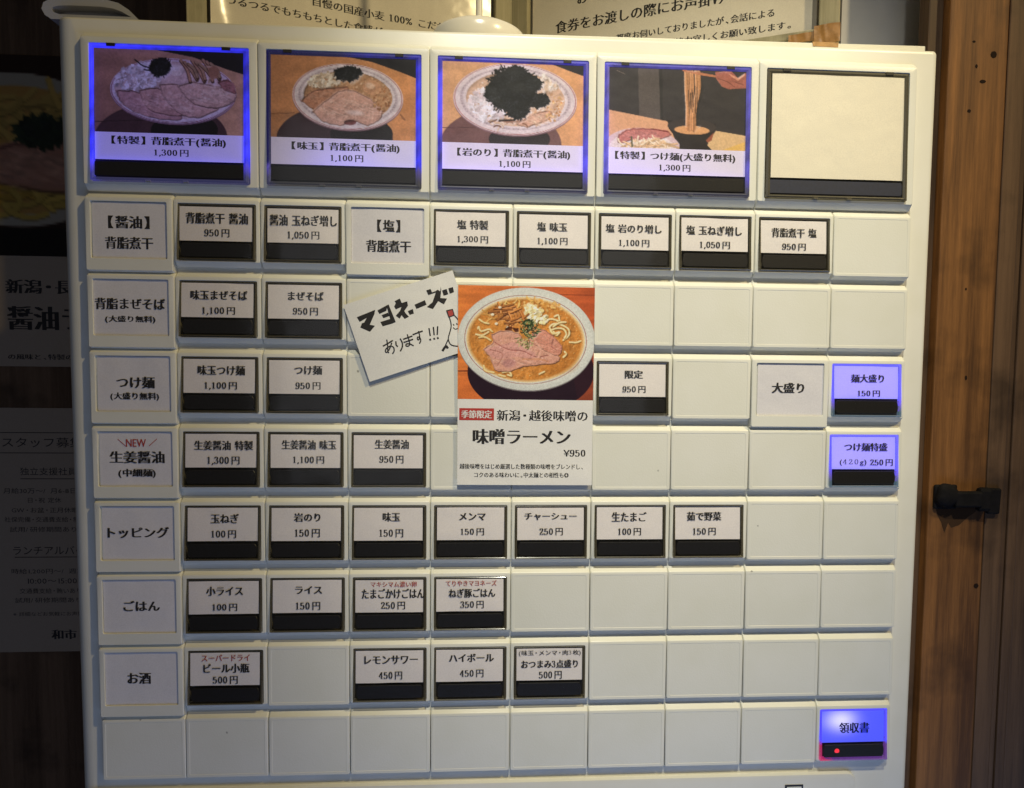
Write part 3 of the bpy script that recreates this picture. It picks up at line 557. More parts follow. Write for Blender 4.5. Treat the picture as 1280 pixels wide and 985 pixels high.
def pic_miso():
    c = Canvas(1176, 985, .55); c.grad((228, 128, 52), (172, 74, 34)); c.mul(26, .12, 4, stretch=7); c.mul(70, .08, 41, stretch=5)
    for y in (128, 735): c.line([(600 if y < 500 else 40, y - 8), (1140, y + 4)], 5, (110, 40, 20), .8, False)
    c.poly([(50, 745), (1130, 745), (1130, 975), (50, 975)], (204, 96, 42), .35)
    c.ell(625, 740, 502, 330, (36, 16, 30)); c.poly([(920, 600), (1120, 600), (1120, 980), (1000, 980)], (60, 22, 34), .35); c.line([(50, 735), (130, 735)], 5, (90, 34, 20), 1, False)
    R_ = .06; c.ell(590, 488, 545, 412, (120, 110, 112), R_); c.ell(590, 480, 545, 411, (206, 208, 202), R_); c.ell(590, 474, 520, 388, (216, 217, 210), R_, .8, 30); c.ring(583, 484, 482, 354, 4, (150, 62, 46), R_); c.ell(583, 484, 470, 342, (232, 206, 158), R_)
    c.ell(583, 486, 452, 326, (206, 132, 52), R_, 1, 20); m = c.emask(583, 486, 452, 326, R_); c.mul(50, .10, 21, mask=m); c.mul(12, .08, 22, mask=m)
    c.ell(330, 420, 140, 110, (222, 146, 60), 0, .5, 60); c.ell(850, 640, 150, 110, (184, 112, 40), 0, .4, 60)
    blobs(c, 420, inell(583, 486, 440, 316, R_), [(232, 176, 96), (186, 108, 36), (240, 196, 120)], 2, 5, 31, .7)
    blobs(c, 34, inell(720, 215, 160, 45, .1), [(238, 190, 110), (226, 160, 70)], 8, 18, 33, .8)
    noodles(c, 10, inell(520, 190, 160, 26), [(236, 180, 92), (244, 200, 120)], 9, 80, 34, .6); noodles(c, 8, inell(280, 270, 70, 60), [(232, 170, 84)], 9, 70, 35, .7)
    for pts in ([(205, 395), (212, 380), (230, 415), (290, 400), (318, 418)], [(190, 440), (240, 448), (290, 420)], [(215, 465), (260, 462), (305, 488)], [(250, 690), (262, 730), (330, 745)], [(400, 745), (450, 740), (470, 775), (440, 765)], [(370, 765), (420, 778)], [(930, 505), (980, 508), (1020, 495)], [(880, 625), (905, 600), (890, 580)], [(690, 760), (730, 740)], [(215, 320), (250, 345), (290, 355)]):
        c.line([(a, b + 5) for a, b in pts], 16, (150, 84, 26), .6); c.line(pts, 14, (240, 204, 132)); c.line([(a, b - 3) for a, b in pts], 5, (252, 232, 180), .7)
    for k, pts in enumerate(([(770, 385), (800, 360), (860, 365), (920, 400), (925, 450), (880, 488)], [(780, 410), (820, 395), (880, 400), (905, 440), (890, 470)], [(775, 395), (790, 430), (830, 450), (800, 420)], [(735, 330), (790, 320), (850, 340), (885, 350)], [(810, 300), (840, 290), (850, 330)], [(800, 380), (850, 350), (900, 345)], [(830, 450), (850, 425), (800, 440)])):
        c.line([(a, b + 6) for a, b in pts], 17, (160, 96, 34), .6); c.line(pts, 15, (238, 206, 138)); c.line([(a, b - 3) for a, b in pts], 5, (254, 238, 190), .8)
    blobs(c, 130, inell(665, 285, 100, 62, .55), [(250, 236, 196), (240, 220, 160), (232, 206, 140), (252, 244, 216)], 7, 17, 36); blobs(c, 30, inell(610, 220, 34, 30), [(248, 232, 190), (238, 210, 150)], 6, 14, 37)
    g = np.random.default_rng(38)
    for i in range(34):
        x, y = inell(455, 275, 125, 70, .2)(g); a = -.3 + 1.0 * (g.random() - .5) if i % 3 else 1.3; l = 80 + 60 * g.random(); p2 = [(x - math.cos(a) * l / 2, y - math.sin(a) * l / 2), (x + 6, y + 8 * g.random() - 4), (x + math.cos(a) * l / 2, y + math.sin(a) * l / 2)]
        col = np.array((196, 122, 56)) * (.75 + .4 * g.random()); c.line([(q[0], q[1] + 6) for q in p2], 15, (96, 46, 18), .75); c.line(p2, 13, col); c.line([(q[0], q[1] - 2) for q in p2], 4, np.clip(col * 1.3, 0, 255), .6)
    for x, y in ((350, 355), (440, 385), (378, 225), (320, 282)): c.ell(x, y, 13, 10, (240, 220, 190))
    blobs(c, 16, inell(470, 405, 60, 22), [(90, 40, 20), (120, 60, 26)], 8, 18, 39)
    A = [(312, 440), (400, 410), (520, 430), (560, 480), (660, 520), (720, 560), (800, 600), (850, 620), (830, 660), (720, 680), (600, 690), (520, 712), (430, 735), (350, 730), (325, 690), (300, 620), (255, 560), (290, 530), (325, 500)]
    chashu(c, [(600, 470), (690, 400), (770, 430), (830, 490), (868, 545), (840, 610), (760, 640), (690, 600), (640, 540)], (212, 140, 118), 51, (150, 80, 66)); chashu(c, A, (216, 156, 134), 52, (150, 84, 70))
    c.poly([(260, 560), (330, 540), (480, 500), (560, 540), (660, 590), (640, 640), (520, 620), (360, 640), (300, 610)], (216, 154, 146), .7); c.line([(330, 500), (440, 560), (560, 575), (660, 620), (760, 610)], 7, (170, 92, 84), .8); c.line([(300, 560), (400, 600), (360, 690)], 6, (176, 104, 92), .7)
    c.ell(450, 670, 54, 36, (178, 120, 124), 0, .6, 20); c.line([(660, 500), (700, 560), (680, 640)], 16, (226, 170, 148), .8); c.line([(800, 480), (790, 540), (830, 570)], 5, (160, 84, 80), .7); c.line([(560, 640), (700, 640), (760, 660)], 14, (214, 142, 100), .6)
    blobs(c, 90, inell(520, 580, 240, 120, .2), [(228, 176, 168), (192, 120, 108)], 3, 7, 53, .5)
    g = np.random.default_rng(60)
    for i in range(150):
        x, y = inell(612, 395, 78, 72, .7)(g) if i % 4 else inell(575, 500, 60, 34, .5)(g); a = g.random() * 6.28; l = 14 + 26 * g.random(); col = [(34, 48, 30), (58, 78, 44), (96, 116, 64), (150, 160, 96), (26, 34, 26)][g.integers(5)] if i % 4 else [(110, 110, 60), (160, 156, 96), (200, 190, 130)][g.integers(3)]
        c.line([(x, y), (x + math.cos(a) * l * .5, y + math.sin(a) * l * .5 + 5), (x + math.cos(a) * l, y + math.sin(a) * l * .8)], 6, col)
    for i in range(22): a = i * .285; c.ell(600 + 30 * math.cos(a) * 1.1, 350 + 22 * math.sin(a), 8, 5, (46, 70, 36), a); 
    c.mul(7, .05, 61); c.relief(.12 + .88 * c.emask(583, 486, 462, 334, .06), 1.0, .6, 7); return c, [(50, 45), (1132, 72), (1118, 972), (45, 958)]
def pic_dark():          # bowl photo on the poster at the left
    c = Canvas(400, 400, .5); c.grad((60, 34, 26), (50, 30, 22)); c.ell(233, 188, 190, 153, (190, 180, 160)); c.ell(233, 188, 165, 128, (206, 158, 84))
    noodles(c, 70, inell(250, 250, 140, 50), [(226, 190, 90), (206, 164, 70)], 10, 90, 5); noodles(c, 40, inell(240, 110, 130, 34), [(206, 170, 90)], 10, 80, 6)
    chashu(c, [(110, 200), (230, 175), (340, 170), (390, 230), (350, 265), (220, 255), (110, 240)], (196, 140, 116), 4); nori(c, 275, 150, 44, 30, 4, (40, 52, 36)); c.poly([(0, 348), (400, 344), (400, 400), (0, 400)], (22, 16, 16)); return c, [(0, 0), (400, 0), (400, 400), (0, 400)]
def print_mesh(name, cv, quad, x0, x1, y0, y1, nx, ny, mat, parent, d=0, sl=0, gain=1.0, glow=None, bow=None, desat=0.0):
    a = cv.sample(quad, nx, ny); a = np.clip(lin(np.clip(a, 0, 255)) * gain, 0, .9); a = a * (1 - desat) + a.mean(-1, keepdims=True) * desat
    xs = np.linspace(x0, x1, nx); ys = np.linspace(y0, y1, ny); XX, YY = np.meshgrid(xs, ys); D = d + sl * YY
    if bow: D = D + bow(XX, YY)
    V = np.stack([XX * .001, -D * .001, -YY * .001], -1).reshape(-1, 3)
    i = np.arange(ny - 1)[:, None] * nx + np.arange(nx - 1)[None]; F = np.stack([i, i + nx, i + nx + 1, i + 1], -1).reshape(-1, 4)
    me = bpy.data.meshes.new(name); me.from_pydata(V.tolist(), [], F.tolist()); me.materials.append(mat)
    at = me.attributes.new('print', 'FLOAT_COLOR', 'POINT'); at.data.foreach_set('color', np.concatenate([a.reshape(-1, 3), np.ones((nx * ny, 1))], 1).ravel())
    if glow:
        g = glow(XX, YY); at = me.attributes.new('glow', 'FLOAT_COLOR', 'POINT'); at.data.foreach_set('color', np.concatenate([g.reshape(-1, 3), np.ones((nx * ny, 1))], 1).ravel())
    me.update(); return link(name, me, parent)
def grid_sheet(name, x0, x1, y0, y1, nx, ny, mat, parent, d=0, sl=0, glow=None, bow=None, thick=0, smooth=True):
    xs = np.linspace(x0, x1, nx); ys = np.linspace(y0, y1, ny); XX, YY = np.meshgrid(xs, ys); D = d + sl * YY
    if bow: D = D + bow(XX, YY)
    V = np.stack([XX * .001, -D * .001, -YY * .001], -1).reshape(-1, 3).tolist()
    i = np.arange(ny - 1)[:, None] * nx + np.arange(nx - 1)[None]; F = np.stack([i, i + nx, i + nx + 1, i + 1], -1).reshape(-1, 4).tolist()
    me = bpy.data.meshes.new(name); me.from_pydata(V, [], F); me.materials.append(mat)
    if glow:
        g = glow(XX, YY); at = me.attributes.new('glow', 'FLOAT_COLOR', 'POINT'); at.data.foreach_set('color', np.concatenate([g.reshape(-1, 3), np.ones((nx * ny, 1))], 1).ravel())
    if smooth: me.polygons.foreach_set('use_smooth', [True] * len(me.polygons))
    o = link(name, me, parent)
    if thick:
        m = o.modifiers.new('thickness', 'SOLIDIFY'); m.thickness = thick * .001; m.offset = -1; m = o.modifiers.new('sharp_rim', 'EDGE_SPLIT'); m.split_angle = .6
    return o
# ------------------------------------------------------------------ the room: floor, walls
WOODL = wood('dark_wall_wood', (.075, .042, .022), (.15, .09, .05), 14)
WOODD = [wood('door_wood', (.10, .042, .012), (.33, .145, .04), 14), wood('post_wood', (.06, .033, .016), (.15, .085, .042), 18)]
fl = MB(); fl.quad([(-2.5, 2.5, 0), (-2.5, -3, 0), (3, -3, 0), (3, 2.5, 0)]); tag(fl.build('floor', plastic('floor_concrete', (.16, .15, .14), .6, .3, .3, 6)), kind='structure')
def wallbox(name, X0, X1, Z0, Z1, mat, ztop=2.5, kind='structure', label=None, parent=None, z0=0):
    x0, x1, y0, y1 = X0 * .001, X1 * .001, Z0 * .001, Z1 * .001; m = MB()
    v = [(x0, y0, z0), (x1, y0, z0), (x1, y1, z0), (x0, y1, z0), (x0, y0, ztop), (x1, y0, ztop), (x1, y1, ztop), (x0, y1, ztop)]
    m.add(v, [(0, 1, 5, 4), (1, 2, 6, 5), (2, 3, 7, 6), (3, 0, 4, 7), (4, 5, 6, 7), (0, 3, 2, 1)]); o = m.build(name, mat, parent); 
    if kind: tag(o, label, kind=kind)
    return o
wallbox('back_wall', 407, 1200, 62, 300, plastic('grey_wallpaper', (.52, .52, .55), .75, .2, .16, 14, .3, 300))
lw = wallbox('left_wall', -1200, 406, 262, 300, WOODL)
for k in range(8):
    wallbox('wall_board', -1000 + k * 143, -1000 + k * 143 + 141, 256, 261, WOODL, 2.4, None, None, lw, .02)

# ------------------------------------------------------------------ vending machine
machine = thing('ticket_vending_machine', W(209.5, 1399.5, -170), 'cream food ticket vending machine with rows of square menu buttons', 'vending machine')
MO = W(0, 0, 0) - machine.location          # panel origin inside the machine
def rrect(x0, x1, y0, y1, r, df, n=4):
    pts = []
    for cx, cy, a0 in ((x0 + r, y0 + r, 180), (x1 - r, y0 + r, 270), (x1 - r, y1 - r, 0), (x0 + r, y1 - r, 90)):
        for i in range(n + 1):
            a = math.radians(a0 + 90 * i / n); x, y = cx + r * math.cos(a), cy + r * math.sin(a); pts.append(L(x, y, df(x, y)))
    return pts
def loft(loops, mats=(0,), cap=0, capback=False):
    """stack closed loops; mats[i] = material of the band between loop i and i+1"""
    m = MB(); n = len(loops[0]); V = [p for lp in loops for p in lp]; F = []; MI = []
    for k in range(len(loops) - 1):
        for i in range(n): j = (i + 1) % n; F.append((k * n + i, (k + 1) * n + i, (k + 1) * n + j, k * n + j)); MI.append(mats[min(k, len(mats) - 1)])
    F.append(tuple(range((len(loops) - 1) * n + n - 1, (len(loops) - 1) * n - 1, -1))); MI.append(cap)
    m.v = [tuple(v) for v in V]; m.f = F; m.m = MI; m.c = [(0, 0, 0)] * len(V); return m
C_ = lambda d: (lambda x, y: d)
# door slab with rounded edges
loops = [rrect(-15, 434.5, -88.2, 1380, 2.5, C_(-45)), rrect(-15, 434.5, -88.2, 1380, 2.5, C_(-13))]
for k in range(1, 7):
    t = k / 6 * math.pi / 2; a = 1 - math.cos(t); s_ = math.sin(t); loops.append(rrect(-15 + 9 * a, 434.5 - 4.5 * a, -88.2 + 3.0 * a, 1380 - 4 * a, 2.5 - 1 * a, C_(-13 + 10 * s_)))
body = loft(loops).build('front_door', CREAM, machine, MO, smooth=40)
cb = MB(); v = [L(-13, -90.5, -44), L(433, -94.8, -44), L(433, 1399, -44), L(-13, 1399, -44), L(-13, -90.5, -340), L(433, -94.8, -340), L(433, 1399, -340), L(-13, 1399, -340)]
v2 = [L(-13, -90.5, -16), L(433, -94.8, -16), L(433, -89.5, -16), L(-13, -89.5, -16), L(-13, -90.5, -43.9), L(433, -94.8, -43.9), L(433, -89.5, -43.9), L(-13, -89.5, -43.9)]
BF = [(0, 3, 2, 1), (4, 5, 6, 7), (0, 1, 5, 4), (1, 2, 6, 5), (2, 3, 7, 6), (3, 0, 4, 7)]
cb.add(v, BF); cb.add(v2, BF); cb.build('cabinet', CREAM, machine, MO, bevel=.0012)
hp = MB()                                    # moulded corner cap at the top left
prof = [(-25, -92.5), (-26.5, -95.5), (-25.5, -98.5), (-22, -100.4), (-14, -101.3), (4, -101.2), (11, -99.6), (16, -96.4), (20, -92.3), (22, -90.6), (-22, -90.6)]
n = len(prof); hp.v = [L(x, y, -15.5) for x, y in prof] + [L(x, y, -60) for x, y in prof]
inn = [(x * .80 - 0.5, -94.9 + (y + 95) * .42) for x, y in prof]; hp.v += [L(x, y, -15.5) for x, y in inn] + [L(x, y - .2, -22) for x, y in inn]; hp.c = [(0, 0, 0)] * len(hp.v)
for i in range(n):
    j = (i + 1) % n; hp.f += [(i, i + n, j + n, j), (i, j, j + 2 * n, i + 2 * n), (i + 2 * n, j + 2 * n, j + 3 * n, i + 3 * n)]; hp.m += [0, 0, 0]
hp.f.append(tuple(range(3 * n, 4 * n))); hp.m.append(0)
hp.build('corner_cap', flat('grey_moulding', (.42, .43, .47), .18, 0, .6), machine, MO, smooth=35)

# ---- button bodies
def plane(a, b): return lambda x, y: a + b * y
def tile_loft(w, h, a=0.0, b=.02, bev=1.5, r=.9):
    lo = lambda x, y: -.55 + a if y < h * .8 else -2.1
    return [rrect(.15, w - .15, -2.5, h + bev + .1, r, C_(-3.02)), rrect(.15, w - .15, -.15, h + bev, r, lo),
            rrect(.28, w - .28, .18, h + .35, r, lambda x, y: -.12 + a + b * y - .30 * max(0, y / h) ** 8), rrect(.62, w - .62, .5, h, r * .8, plane(a, b))]
def bezel(name, w, h, op, depth, a=0.0, b=.02, well=1, bev=1.5):
    lp = tile_loft(w, h, a, b, bev); x0, x1, y0, y1 = op
    lp += [rrect(x0, x1, y0, y1, .8, plane(a, b)), rrect(x0 + .12, x1 - .12, y0 + .12, y1 - .12, .7, plane(a - .25, b)), rrect(x0 + .12, x1 - .12, y0 + .12, y1 - .12, .7, C_(-depth))]
    return loft(lp, (0, 0, 0, 0, 0, 0), well)
tl = tile_loft(PX, 31.6); tl += [rrect(1.9, PX - 1.9, 1.8, 30.3, .8, plane(0, .02)), rrect(2.05, PX - 2.05, 1.95, 30.15, .7, plane(-.11, .02))]
blank0 = loft(tl).build('blank_tile', CREAM2, machine, smooth=32)
MENU_OP = (1.9, PX - 1.9, 2.0, 30.4)
bez0 = bezel('menu_button', PX, 30.75, MENU_OP, 2.95, bev=2.3).build('menu_button', [CREAM2, DARKWELL], machine, smooth=32)
cat0 = bezel('category_tile', PX, 35.7, (2.7, PX - 2.7, 2.1, 30.1), .25, .9, .012, 0, 1.1).build('category_tile', [CREAM2, DARKWELL], machine, smooth=32)
big0 = bezel('photo_button', 84, 70.6, (3.9, 80.0, 3.1, 69.4), 2.95, .1, .014, bev=2.9).build('photo_button', [CREAM2, DARKWELL], machine, smooth=32)

def ring_mesh(x0, x1, y0, y1, xi0, xi1, yi0, yi1, d0, sl, glow=None, nseg=10):
    """clear block seen round the card: front band plus side walls, subdivided for the glow"""
    m = MB()
    def side(P, Q, Pi, Qi):
        for k in range(nseg):
            a, b = k / nseg, (k + 1) / nseg; g = lambda A, B, t: (A[0] + (B[0] - A[0]) * t, A[1] + (B[1] - A[1]) * t)
            o0, o1, i0, i1 = g(P, Q, a), g(P, Q, b), g(Pi, Qi, a), g(Pi, Qi, b)
            mid0, mid1 = ((o0[0] + i0[0]) / 2, (o0[1] + i0[1]) / 2), ((o1[0] + i1[0]) / 2, (o1[1] + i1[1]) / 2)
            for q, ds in (((o0, o1, mid1, mid0), (-.35, -.35, 0, 0)), ((mid0, mid1, i1, i0), (0, 0, -.3, -.3))):
                vs = [L(p[0], p[1], d0 + dd + sl * p[1]) for p, dd in zip(q, ds)]; o = len(m.v); m.v += vs; m.f.append((o, o + 3, o + 2, o + 1)); m.m.append(0); m.c += [glow(*p) if glow else (0, 0, 0) for p in q]
            q = (o0, o1); vs = [L(*o0, d0 - .35 + sl * o0[1]), L(*o1, d0 - .35 + sl * o1[1]), L(*o1, -2.6), L(*o0, -2.6)]; o = len(m.v); m.v += vs; m.f.append((o, o + 1, o + 2, o + 3)); m.m.append(0); m.c += [glow(*o0) if glow else (0, 0, 0), glow(*o1) if glow else (0, 0, 0)] * 2
    side((x0, y0), (x1, y0), (xi0, yi0), (xi1, yi0)); side((x1, y0), (x1, y1), (xi1, yi0), (xi1, yi1)); side((x1, y1), (x0, y1), (xi1, yi1), (xi0, yi1)); side((x0, y1), (x0, y0), (xi0, yi1), (xi0, yi0))
    return m
def strip_mesh(x0, x1, y0, y1, d, sl, dot=None):
    m = MB(); pts = []; k = 6
    for i in range(k + 1): t = i / k; pts.append((x0 + 1.0 * abs(2 * t - 1) ** 3, y1 - (y1 - y0) * t))
    for i in range(k + 1): t = i / k; pts.append((x1 - 1.0 * abs(2 * t - 1) ** 3, y0 + (y1 - y0) * t))
    n = len(pts); m.v = [L(x, y, d - .25 + sl * y) for x, y in pts]; cx, cy = (x0 + x1) / 2, (y0 + y1) / 2
    m.v += [L(cx + (x - cx) * .985, cy + (y - cy) * .93, d + .1 + sl * y) for x, y in pts]
    m.f = [(i, (i + 1) % n, (i + 1) % n + n, i + n) for i in range(n)] + [tuple(range(n, 2 * n))]; m.m = [0] * len(m.f); m.c = [(0, 0, 0)] * len(m.v)
    return m
SL = .055; SLB = .030; SLR = .095; SLS = .075
_shared = {}
def face_loc(c, r): return MO + Vector(L(c * PX, r * PY))
texts = {}
for r, c, s, cx, cy, w, h, st in TEXTS: texts.setdefault((r, c), []).append((s, cx, cy, w, h, st))
def lettering(key, parent, d, sl, ink=0):
    mb = MB()
    for s, cx, cy, w, h, st in texts[key]:
        if s in '/\\':
            P = [(cx - w / 2, cy - h / 2), (cx + w / 2, cy + h / 2)] if s == '\\' else [(cx + w / 2, cy - h / 2), (cx - w / 2, cy + h / 2)]
            v, f = ribbon(P, lambda q: .32, False); mb.add([L(a, b, d + sl * b) for a, b in v], f, 1); continue
        type_line(mb, s, cx, cy, w, h, st, d, sl, 1 if st == 'r' else 0)
    return mb.build('lettering', [INKB if ink else INK, INKR], parent)
def words(key): return ' '.join(t[0] for t in texts[key] if t[0] not in '/\\').replace('【', '').replace('】', '')
LIT = {(2, 9), (3, 9), (7, 9)}
def crook(seed, a=.16):
    g = random.Random(seed); p, q, k = g.random() * 6, g.random() * 6, a * (.4 + g.random())
    return lambda X, Y: k * np.sin(X / 6.5 + p) * np.cos(Y / 9 + q) + .5 * k * np.sin(X / 3.1 + q)
cats = [(r, 0) for r in range(7)] + [(0, 3), (2, 8)]
used_cat = used_menu = used_blank = False
for r in range(8):
    for c in range(10):
        loc = face_loc(c, r); key = (r, c); jit = random.Random(r * 31 + c)
        if key in cats:
            if not used_cat: o = cat0; used_cat = True
            else: o = copy_mesh_obj(cat0, 'category_tile', machine)
            o.location = loc; o['label'] = 'category tile reading ' + words(key)
            g = grid_sheet('paper_label', 2.9 + .9 * (jit.random() ** 3), 39.2, 2.4 + .3 * jit.random(), 29.9, 14, 10, PAPERG, o, .12, .012, bow=crook(r * 7 + c, .10))
            lettering(key, o, .30, .012)
        elif key in texts:
            if not used_menu: o = bez0; used_menu = True
            else: o = copy_mesh_obj(bez0, 'menu_button', machine)
            o.location = loc; lit = key in LIT; o['label'] = ('blue-lit menu button reading ' if lit else 'menu button reading ') + words(key)
            if not lit:
                if 'ring' not in _shared:
                    q = ring_mesh(2.1, 39.9, 2.2, 30.1, 3.1, 38.7, 3.3, 29.2, -.3, SLR).build('clear_frame', RING, o); _shared['ring'] = q
                    _shared['strip'] = strip_mesh(3.6, 38.2, 21.6, 28.5, -.35, SLS).build('black_strip', BLACK, o)
                    _shared['lens'] = grid_sheet('clear_cover', 3.0, 38.8, 3.2, 29.3, 12, 9, LENS, o, -.1, SLR, bow=crook(5, .05))
                else:
                    for k in ('ring', 'strip', 'lens'): copy_mesh_obj(_shared[k], _shared[k].name.split('.')[0], o)
                dx = jit.uniform(-.2, .5); dy = jit.uniform(-.2, .3)
                grid_sheet('menu_card', 3.1 + dx, 38.2 + dx * .5, 3.4 + dy, 20.4 + dy * .6, 16, 8, PAPER, o, -.55, SL, bow=crook(r * 11 + c + 3, .13)); lettering(key, o, -.28, SL)
            else:
                if key != (7, 9):
                    gl = lambda x, y: (.10, .09, .95) if y < 21 else (.10 - .06 * (y > 25), .07, .75 * max(.12, 1 - (y - 21) / 6))
                    def cg(X, Y):
                        e = np.minimum(np.minimum(X - 3, 38.6 - X), np.minimum(Y - 3.2, 20.5 - Y)); k = np.exp(-np.clip(e, 0, 9) / .9)
                        return np.stack([.09 + 0 * X - .06 * k, .07 + 0 * X - .04 * k, .66 + .22 * k], -1)
                else:
                    gl = lambda x, y: (.06, .05, .85) if y < 21 else ((.30, .01, .07) if x < 9 else (.07, .02, .14))
                    def cg(X, Y):
                        k = np.exp(-(((X - 14) / 8) ** 2 + ((Y - 8.5) / 5.5) ** 2)); return np.stack([.015 + .62 * k, .03 + .58 * k, .80 + .15 * k], -1)
                ring_mesh(2.1, 39.9, 2.2, 30.1, 3.1, 38.7, 3.3, 29.2, -.3, SLR, gl).build('clear_frame', RINGL, o, glow=True)
                copy_mesh_obj(_shared['strip'], 'black_strip', o); copy_mesh_obj(_shared['lens'], 'clear_cover', o)
                grid_sheet('menu_card', 3.2, 38.4, 3.3, 20.6, 26, 16, PAPERS if key != (7, 9) else PAPERR, o, -.55, SL, glow=cg, bow=crook(r * 3 + c, .08)); lettering(key, o, -.28, SL, key == (7, 9))
                if key == (7, 9):
                    e = MB(); vs = [L(11.5, 24.9, -.1 + SLS * 24.9)] + [L(11.5 + 1.35 * math.cos(a * .393), 24.9 + 1.35 * math.sin(a * .393), -.18 + SLS * 24.9) for a in range(16)]
                    e.add(vs, [(0, (i + 1) % 16 + 1, i + 1) for i in range(16)]); e.build('red_light', flat('red_lamp', (.5, .02, .02), .4, emit=(1, .03, .05), es=.75), o)
        else:
            if not used_blank: o = blank0; used_blank = True
            else: o = copy_mesh_obj(blank0, 'blank_tile', machine)
            o.location = loc + Vector((jit.uniform(-.08, .08) * .001, jit.uniform(-.12, .12) * .001, jit.uniform(-.1, .1) * .001))

# ---- five large photo buttons
pics = [pic_special, pic_egg, pic_nori, pic_dip]
def edge(X, Y): return np.minimum(np.minimum(X - 6.2, 77.4 - X), np.minimum(Y - 5.4, 58.6 - Y))
def glow_card(k):
    def f(X, Y):
        u, v = (X - 6) / 71, (Y - 5) / 53; e = np.exp(-np.clip(edge(X, Y), 0, 9) / 1.6)
        if k == 0: a = .30 + .25 * e; r_, g_ = .02, .02
        elif k == 1: a = .08 + .18 * u * v + .30 * np.exp(-((u - .5) / .3) ** 2 - ((1 - v) / .25) ** 2) + .15 * e * u; r_, g_ = .03, .03
        elif k == 2: a = .18 + .14 * v + .30 * e; r_, g_ = .08, .05
        else: a = .14 + .30 * (1 - u) * v + .35 * e * (1 - .6 * u); r_, g_ = .08, .05
        return np.stack([r_ * a / .4, g_ * a / .4, a], -1)
    return f
def glow_ring(k):
    g = random.Random(k)
    def f(x, y):
        u, v = x / 84, y / 74
        if y > 60: 
            t = max(0, 1 - (y - 60) / 6) * .5; base = .06 if x > 8 else .12
            return (.02 + .06 * t, .02 + .03 * t, (base + t) * (1, .35, .7, .5)[k])
        if k == 0: s = 1.0 if (x < 40 or y > 50) else .75
        elif k == 1: s = .04 + .75 * (max(0, u - .45) / .55) ** 1.2 + (.35 if y > 55 and .3 < u else 0); s *= (.55 if y < 8 else 1)
        elif k == 2: s = (.75 if x < 8 else .55 if y > 50 else .42) ; s *= 1 if y > 10 else .7
        else: s = .55 if x < 8 else (.45 if y > 50 else .30)
        r_, g_ = ((.03, .03), (.03, .03), (.09, .07), (.18, .15))[k]
        s *= .78 + .45 * math.sin(x * .13 + k * 2) * math.sin(y * .11 + k) + .16 * math.sin(x * .9 + y * .7); s = max(.03, s)
        return (r_ * s, g_ * s, min(1.1, s))
    return f
big_names = []
for k in range(5):
    o = big0 if k == 0 else copy_mesh_obj(big0, 'photo_button', machine)
    o.location = MO + Vector(L(k * 84, BIGTOP)); key = (-1, k)
    o['label'] = ('large photo button reading ' + words(key)) if k < 4 else 'large photo button with a blank cream card'
    rg = ring_mesh(4.3, 79.6, 3.6, 69.0, 6.4, 77.2, 5.6, 67.6, -.1, SLB + .014, glow_ring(k) if k < 4 else None, 24)
    rg.build('clear_frame', RINGL if k < 4 else RING, o, glow=k < 4)
    if k < 4:
        cv, quad = pics[k](); 
        print_mesh('food_photo', cv, quad, 6.2, 77.4, 5.4, 45.6, 190, 108, PRINTL, o, -.45, SLB, (.72, .86, .92, .92)[k], glow_card(k), desat=(.26, .14, .12, .10)[k])
        grid_sheet('menu_card', 6.2, 77.4, 45.6, 58.8, 70, 14, PAPERL, o, -.45, SLB, glow=glow_card(k)); lettering(key, o, -.40, SLB)
    else:
        grid_sheet('menu_card', 7.0, 77.4, 5.6, 58.6, 20, 16, PAPERW, o, -.45, SLB, bow=crook(3, .1))
    strip_mesh(5.2, 77.8, 59.7, 66.8, -.2, SLB).build('black_strip', BLACK if k < 4 else plastic('dark_blue_strip', (.03, .035, .06), .42, .45, .2, 800), o)
    grid_sheet('clear_cover', 5.6, 78.2, 4.6, 67.8, 16, 14, LENS, o, .12, SLB + .010, bow=crook(k + 9, .08))
    for x in (14.5, 69):
        if 'hinge' not in _shared: tb = MB(); tb.box(-2.0, 2.0, 3.35, 4.7, -1, .45); _shared['hinge'] = tb.build('hinge_tab', DARKWELL, o, L(x, 0)); continue
        copy_mesh_obj(_shared['hinge'], 'hinge_tab', o, L(x, 0))
    for x in (31, 49):
        if 'catch' not in _shared: tb = MB(); tb.box(-1.1, 1.1, 68.2, 69.1, .5, 2.2); _shared['catch'] = tb.build('catch_tab', flat('yellowed_plastic', (.50, .45, .30), .3), o, L(x, 0)); continue
        copy_mesh_obj(_shared['catch'], 'catch_tab', o, L(x, 0))
# coin panel under the grid
cp = [rrect(-9, 401.6, 303.6, 1200, 4.5, C_(-3.02)), rrect(-9, 401.6, 303.6, 1200, 4.5, C_(-.6)), rrect(-8.7, 401.3, 303.9, 1199.7, 4.3, C_(-.15)), rrect(-8, 400.6, 304.6, 1199, 4, C_(0))]
loft(cp).build('coin_panel', CREAM, machine, MO, smooth=35)
sm = MB(); sm.box(361.6, 371.8, 309.2, 320, -.2, .35); sm.build('slot_frame', BLACK, machine, MO); sm = MB(); sm.box(362.6, 370.8, 310.2, 319, 0, .5); sm.build('slot_insert', CREAM, machine, MO)

